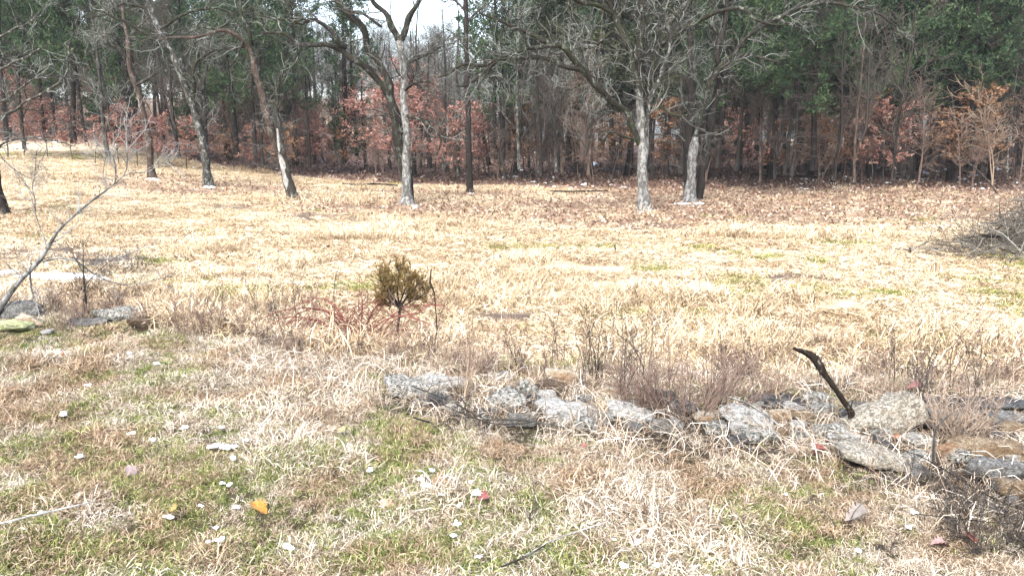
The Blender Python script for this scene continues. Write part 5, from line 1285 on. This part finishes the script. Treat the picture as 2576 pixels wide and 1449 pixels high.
for lb, u, v, vt, n_, sp_ in [('dark twiggy dead brush behind the leaning sapling', 300, 690, 612, 60, 1.2), ('low dark brush left of the leaning sapling foot', 40, 690, 640, 40, 1.0), ('grey dead twigs standing behind the boulder at the left', 400, 745, 690, 30, .8), ('dark crown of dead twigs right of the leaning sapling', 230, 740, 650, 34, .6)]:
    plant('tangled_twigs', lb, 'twigs', u, v, vt, bush_mesh, 'twig_grey', BR, n=n_, spread=sp_, dens=5, tw=0.002)

# ------------------------------------------------------------------ sticks
def stick(label, uv, pts, mt, seed, name='stick', sides=8, twigs=0, yb=None, cat='stick', follow=True, group=None, lift=0.02):
    rng = np.random.default_rng(seed); b0 = hit(*uv)
    if follow:
        q = []
        for p in pts:
            w = hit(p[0], p[1], lift + (p[3] if len(p) > 3 else 0)); w[2] += lift + (p[3] if len(p) > 3 else 0); q.append([*w, p[2] * w[1] / FPX])
        q = np.array(q); L = np.linalg.norm(np.diff(q[:, :3], axis=0), axis=1).sum(); c = crom(q, max(8, int(L / 0.05)))
        P, r = c[None, :, :3], np.maximum(c[None, :, 3], 0.0015)
    else: P, r = limb_from_px(pts, b0[1], rng, n=26, wob=0.006)
    P = P - b0[None, None]
    if twigs:
        root = empty(name, tuple(b0), label, cat, group)
        link('stem', tube_mesh('stem', P, r, sides, 0.4, True, 0.22 if 'charred' in name else 0.12), M[mt], root)
        a, ra = spawn(rng, P, r, twigs, 0.08, 0.4, 7, 40, 0.05, 0.2, 0.1, 1, 0.5, 0.004, 0.4); g = Geo(); g.add(*tubes(a, np.maximum(ra, .0014), 3), a=np.repeat(rng.random(len(a)), 21))
        link('twigs', g.mesh('twigs'), M['twig_grey'], root, kind='stuff'); return root
    me = tube_mesh('stick', P, r, sides, 0.7, True, 0.10); me.materials.append(M[mt])
    o = bpy.data.objects.new(name, me); COL.objects.link(o); o.location = tuple(b0); return tag(o, label, cat, group)

cs = stick('black charred branch sticking up out of the stones and bent at the tip', (2144, 1078),
  [(2150, 1085, 8), (2144, 1057, 8), (2140, 1036, 8), (2126, 1015, 7), (2105, 983, 7.5), (2080, 947, 8), (2058, 915, 9), (2044, 896, 8.5), (2023, 884, 7), (2006, 879, 5), (1993, 873, 4)], 'charred', 51, 'charred_branch', 10, 5, follow=False, cat='branch')
stick('dark stick lying across the stones from the left end of the heap', (1200, 1050), [(1030, 968, 1.6, .14), (1090, 992, 2, .15), (1140, 1012, 2.4, .15), (1215, 1050, 2.4, .12), (1290, 1056, 2, .1), (1395, 1068, 1.4, .08)], 'bark_grey', 52, twigs=30)
stick('second dark stick lying just below the first across the stones', (1180, 1062), [(1100, 1012, 1.3, .12), (1165, 1040, 1.8, .1), (1250, 1066, 1.8, .08), (1350, 1064, 1.4, .1), (1420, 1075, 1, .1)], 'bark_grey', 53, twigs=26)
stick('long pale straw-coloured reed lying in the grass at the lower left', (0, 1316), [(-20, 1322, 3.5, .05), (60, 1302, 3.2, .05), (150, 1281, 3, .05), (240, 1260, 2, .05)], 'bare_wood', 54, name='reed', cat='reed')
stick('thin pale stalk lying in the grass at the bottom middle', (1440, 1345), [(1380, 1362, 2.5, .04), (1450, 1337, 2.2, .04), (1525, 1312, 1.5, .05)], 'bare_wood', 55, name='reed', cat='reed')
stick('dark stick half sunk in the grass at the bottom middle', (1320, 1400), [(1262, 1425, 3, .03), (1320, 1400, 3.5, .03), (1372, 1370, 2.4, .03)], 'bark_grey', 56)
stick('long dark twig trailing from the stones to the lower right corner', (2400, 1215), [(2270, 1130, 1.1, .12), (2340, 1160, 1.3, .12), (2430, 1215, 1.5, .1), (2510, 1258, 1.5, .08), (2590, 1290, 1.2, .06)], 'bark_dark', 57, twigs=12)
stick('dark twig lying flat under the flat slab at the lower right', (2460, 1300), [(2300, 1292, 1.1, .05), (2380, 1300, 1.4, .05), (2480, 1312, 1.4, .05), (2590, 1318, 1.1, .05)], 'bark_dark', 58, twigs=10)
stick('pale debarked stick propped among the stones right of the tilted slab', (2348, 1160), [(2348, 1166, 4, .02), (2350, 1110, 4, .28), (2356, 1075, 3, .46), (2392, 1040, 2, .62)], 'bare_wood', 59)
stick('pale peeled stick leaning on the dark slab', (1900, 1040), [(1835, 998, 2.6, .16), (1880, 1014, 3.2, .16), (1925, 1042, 3, .12), (1960, 1070, 2, .08)], 'bark_pale', 60)
stick('short dark stick in the grass left of the stone heap', (1060, 1055), [(1040, 1050, 2.4, .03), (1080, 1062, 2.6, .03)], 'bark_dark', 61)
stick('fallen dark log lying along the wood edge behind the twin-stemmed oak', (900, 466), [(862, 462, 1.6, .02), (900, 465, 2, .05), (950, 463, 1.8, .05), (1000, 467, 1.5, .05)], 'bark_dark', 62, name='fallen_log', twigs=12, cat='log', lift=.05)
stick('long thin dark log lying on the leaves in the wood right of the split oak', (1870, 440), [(1890, 440, 2.5, .1), (1960, 443, 2.5, .1), (2060, 446, 2, .1)], 'bark_dark', 63, name='fallen_log', cat='log', lift=.1)
stick('thin log lying across the leaves left of the white-trunked oak', (1400, 482), [(1385, 481, 1.6, .06), (1440, 482, 2, .06), (1530, 480, 1.5, .06)], 'bark_dark', 64, name='fallen_log', cat='log', lift=.05)
stick('arching pale dead branch hanging at the wood edge near the brush pile', (2450, 488), [(2330, 430, .7), (2350, 398, 1), (2385, 388, 1.2), (2420, 402, 1.4), (2455, 425, 1.6), (2490, 460, 1.8), (2510, 490, 1.8)], 'bark_grey', 65, name='dead_branch', twigs=16, cat='branch', follow=False)
stick('drooping pale dead branch at the wood edge right of the middle cedars', (2200, 495), [(2265, 335, .8), (2225, 340, 1.1), (2190, 350, 1.2), (2185, 380, 1.2), (2195, 420, 1.1), (2190, 470, .8)], 'bark_grey', 66, name='dead_branch', twigs=18, cat='branch', follow=False)

# brush pile
rng = np.random.default_rng(91); b0 = hit(2530, 655); root = empty('brush_pile', tuple(b0 + np.array([1.0, .9, 0])), 'big grey pile of cut brushwood at the right edge of the meadow', 'brush pile')
n = 380; K = 14; az = rng.choice([0, np.pi], n) + rng.normal(0, 0.75, n); P = np.empty((n, K, 3)); L = rng.uniform(0.7, 1.7, n)
c0 = np.stack([rng.normal(0.5, 0.95, n), rng.normal(0, 0.65, n), np.zeros(n)], 1); rad_ = np.hypot((c0[:, 0] - .5) / 1.5, c0[:, 1] / 1.1)
c0[:, 2] = np.clip(1.3 * (1 - rad_ ** 2), 0.02, 1) * rng.random(n) + 0.04
d = np.stack([np.cos(az), np.sin(az), rng.normal(0.0, 0.22, n)], 1)
P[:, 0] = c0 - d * (L * 0.4)[:, None] * np.array([1, 1, 0.3])
for k in range(1, K): P[:, k] = P[:, k - 1] + norm(d) * (L / (K - 1))[:, None]; d = d + rng.normal(0, 0.14, (n, 3)); d[:, 2] -= 0.02
P[:, :, 2] = np.maximum(P[:, :, 2], 0.02); r = rng.uniform(0.005, 0.016, n)[:, None] * np.linspace(1, 0.3, K)[None]
g = Geo(); g.add(*tubes(P, r, 5), a=np.repeat(rng.random(n), K * 5))
a, ra = spawn(rng, P, r, 6, 0.3, 1.1, 8, 38, 0.02, 0.25, 0.1, 1, 0.6, 0.009, 0.4); g.add(*tubes(a, np.maximum(ra, .004), 3), a=np.repeat(rng.random(len(a)), 24))
link('branches', g.mesh('branches'), M['twig_brush'], root, kind='stuff')
for i, (pp, rr) in enumerate([((-1.0, -.1, .35), .035), ((.9, -.4, .35), .05)]):
    Pl = np.array([[pp[0] + t * 0.9, pp[1] + 0.25 * t, pp[2] - 0.06 * t] for t in np.linspace(0, .8, 8)])[None]; link('log', tube_mesh('log', Pl, np.full((1, 8), rr), 8, .4, True, .06), M['bark_dark'], root)

# ------------------------------------------------------------------ snow
ms, nt, b = mat('snow'); b.inputs['Base Color'].default_value = (0.86, 0.88, 0.90, 1); b.inputs['Roughness'].default_value = 0.6
b.inputs['Subsurface Weight'].default_value = 0.0
bump(nt, b, tex(nt, 60, 4, 0.6), 0.006, 0.6)
def snow_sheet(P0, rx, ry, seed, th=0.05, hole=None, n=26):
    """ragged low mound draped on the ground (world coordinates relative to P0)"""
    rings = 6; th_ = np.linspace(0, 2 * np.pi, n, endpoint=False)
    out = 1 + 0.45 * (vn(2 + 1.6 * np.cos(th_) + seed, 2 + 1.6 * np.sin(th_), seed) - 0.5) * 2 + 0.2 * (vn(9 + 4 * np.cos(th_), 9 + 4 * np.sin(th_), seed + 5) - 0.5)
    V = []
    for k in range(rings + 1):
        f = k / rings; X = P0[0] + rx * f * out * np.cos(th_); Y = P0[1] + ry * f * out * np.sin(th_)
        Z = height(X, Y) + th * (1 - f ** 3) + 0.012 * (vn(X * 9, Y * 9, seed) - .5) - (0.03 if k == rings else 0); V.append(np.stack([X - P0[0], Y - P0[1], Z - P0[2]], 1))
    V = np.concatenate(V); F = []
    for k in range(rings):
        for j in range(n): F.append([k * n + j, k * n + (j + 1) % n, (k + 1) * n + (j + 1) % n, (k + 1) * n + j])
    return V, np.array(F)
def snow_patch(label, u, v, w, h, th=0.05, group=None):
    p = hit(u, v); rx = w / 2 * p[1] / FPX; q = hit(u, v - h / 2); ry = max(0.05, abs(q[1] - p[1]))
    V, F = snow_sheet(p, rx, ry, int(u + v), th); me = mesh_from('snow_patch', V, F); me.materials.append(ms)
    o = bpy.data.objects.new('snow_patch', me); COL.objects.link(o); o.location = tuple(p); return tag(o, label, 'snow', group)
snow_patch('long white strip of snow lying behind the leaning sapling at the left', 150, 706, 260, 12, 0.10)
snow_patch('short bright snow patch left of the leaning sapling foot', 20, 694, 90, 12, 0.08)
snow_patch('bright snow collar at the foot of the split oak', 1745, 513, 60, 5, 0.05); snow_patch('thin snow lip left of the split oak foot', 1708, 514, 34, 3, .05)
snow_patch('small snow spot at the foot of the mottled lichen-barked oak', 528, 472, 36, 4, .05); snow_patch('snow spot at the foot of the slender tan-barked tree', 382, 452, 36, 3, .05)
snow_patch('small snow crumbs at the foot of the twin-stemmed oak', 1045, 521, 20, 3, .05); snow_patch('snow line at the foot of the straight slim tree', 1184, 488, 26, 2.5, .04)
snow_patch('small snow heap in the wood beside the dark trunks, middle', 1493, 415, 26, 4, .18); snow_patch('round white snow lump at the foot of the dark trunk, middle', 1267, 452, 9, 3, .16)
g = Geo(); rng = np.random.default_rng(93); k = 0
while k < 190:
    u = rng.choice([rng.normal(2060, 70), rng.normal(2250, 90), rng.normal(100, 80), rng.uniform(0, 2576), rng.normal(1400, 90), rng.normal(2400, 80)]); v = rng.choice([rng.normal(462, 9), rng.normal(430, 14), rng.normal(385, 18) if u < 400 else rng.normal(440, 12)])
    p = hit(u, v)
    if p[1] < edge_y(p[0]) - 1.5 or p[1] > 70: k += 1; continue
    V, F = snow_sheet(p, rng.uniform(.05, .22), rng.uniform(.05, .25), int(rng.integers(0, 9999)), .05, n=8); g.add(V + p, F, a=.5); k += 1
link('snow_remnants', g.mesh('snow_remnants'), ms, kind='stuff'); tag(bpy.data.objects['snow_remnants'], 'thin broken snow remnants on the leaf floor of the wood', 'snow', kind='stuff')

SN = [(222, 980), (160, 1055), (335, 1102), (382, 1120), (202, 1162), (555, 1087), (465, 1087), (537, 1137), (565, 1141), (590, 1138), (620, 1120), (590, 1165), (560, 1230), (577, 1235), (428, 1315), (510, 1287), (595, 1292), (542, 1344), (527, 1377), (555, 1375), (730, 1392),
      (62, 1345), (1087, 1197), (1062, 1220), (1070, 1234), (1185, 1225), (1150, 1332), (1112, 1260), (1202, 1258), (1155, 1287), (1145, 1362), (1210, 1420), (932, 1197), (105, 1307), (325, 900), (398, 925), (1975, 1257), (2300, 1306), (2160, 1400), (1605, 1380), (1545, 1372), (1650, 1438), (1570, 1440), (2285, 1342)]
SPEC = {0: 'long low snow clump in the upper left grass', 14: 'bright round snow clump in vivid green grass at the lower left', 34: 'snow clump highest on the left grass slope', 35: 'small flat snow clump just right of the highest one on the left slope',
        28: 'largest white snow clump, sitting against a red-brown leaf at the lower middle', 26: 'round snow clump alone below the largest one', 36: 'flat snow clump in the grass below the stone heap', 41: 'snow clump cut by the bottom edge right of the middle', 32: 'snow clump nearest the left of the middle leaf', 38: 'snow clump at the bottom right in the straw'}
for i, (u, v) in enumerate(SN):
    rg = np.random.default_rng(950 + i); p = hit(u, v); k = p[1] / FPX; w = rg.uniform(9, 17) * k * (1.35 if i in (28, 7, 8) else 1.0)
    g = Geo(); V, F = ico(2)
    for _ in range(int(rg.integers(3, 7))):
        ws = w * rg.uniform(.22, .55); of = Vector(rg.uniform(-9, 9, 3)); dn = np.array([mnoise.noise(Vector(a_) * 1.7 + of) + .5 * mnoise.noise(Vector(a_) * 4 + of) for a_ in V])
        g.add(V * np.array([ws * rg.uniform(.8, 1.4), ws, ws * rg.uniform(.4, .8)]) * (1 + 0.6 * dn)[:, None] + np.array([rg.normal(0, w * .32), rg.normal(0, w * .32), rg.uniform(0, .3) * w]), F)
    me = g.mesh('snow_clump'); me.materials.append(ms); o = bpy.data.objects.new('snow_clump', me); COL.objects.link(o); o.location = (p[0], p[1], p[2] + .03); o.rotation_euler = (0, 0, rg.uniform(0, 6))
    if i in SPEC: tag(o, SPEC[i], 'snow', 'snow clumps in the foreground grass')
    else: pend(o, u, 'small snow clump in near grass', 'snow', 'snow clumps in the foreground grass')
MARKS = [(165, 'the highest orange leaf'), (444, 'the yellowish curled leaf'), (650, 'the bright orange leaf'), (970, 'the tan and pink leaf'), (1216, 'the red brown leaf'), (1470, 'the small red leaf'), (2150, 'the pale pointed leaf')]
flush()

# ------------------------------------------------------------------ single leaves
LV = [('bright orange lobed oak leaf lying in the lower left grass', 650, 1290, .11, (.62, .25, .03)), ('yellowish curled leaf beside the round snow clump', 444, 1306, .08, (.6, .36, .10)), ('tan and pink leaf standing in the grass, lower middle', 970, 1286, .10, (.62, .38, .22)),
      ('red brown leaf against the largest snow clump', 1216, 1272, .08, (.34, .10, .07)), ('crumpled brown leaf in the grass above the largest snow clump', 1105, 1232, .10, (.36, .20, .09)), ('small red leaf in the straw in front of the white stones', 1470, 1140, .07, (.42, .15, .09)),
      ('orange leaf high on the left grass slope', 165, 905, .09, (.6, .24, .06)), ('pale curled pointed leaf lying at the lower right', 2150, 1325, .13, (.36, .29, .2)), ('red brown leaf in front of the flat slab', 2060, 1156, .10, (.34, .11, .07)),
      ('red leaf on the top of the tilted beige slab', 2290, 1038, .10, (.30, .13, .09)), ('dark red leaf at the lower right bottom', 2440, 1372, .09, (.30, .09, .05)), ('rusty leaf between the tilted slab and the crumpled white stone', 2252, 1118, .08, (.45, .16, .07)),
      ('pinkish leaf half buried in grass at the left', 330, 1200, .09, (.36, .25, .19)), ('dull pink leaf in the bottom right grass', 2360, 1390, .10, (.42, .24, .17)), ('ochre leaf in the grass above the bright orange leaf', 860, 1100, .09, (.50, .40, .16))]
for i, (lb, u, v, L, cc) in enumerate(LV):
    rg = np.random.default_rng(700 + i); L *= .85; V, F = leaf_shape(rg, True, 1.0, L); V = V - np.array([L / 2, 0, 0]); me = mesh_from('fallen_leaf', V, F, True)
    ml, nt, b = mat('leaf_' + lb.split()[0] + '_%s' % 'abcdefghijklmnopq'[i]); cc = tuple(x * f_ for x, f_ in zip(cc, (.42, .46, .6))); cN = mixc(nt, ramp(nt, tex(nt, 40, 4, .7), [(.35, 0.0), (.7, .8)]), cc, tuple(min(1, x * 1.6 + .05) for x in cc)); nt.links.new(cN, b.inputs['Base Color'])
    me.materials.append(ml); p = hit(u, v); o = bpy.data.objects.new('fallen_leaf', me); COL.objects.link(o); lift = .16 if i in (9,) else .04
    o.location = (p[0], p[1], p[2] + lift); o.rotation_euler = (rg.uniform(.2, .7), rg.normal(0, .3), rg.uniform(-.8, .8)); tag(o, lb, 'leaf', 'single leaves in the near grass')
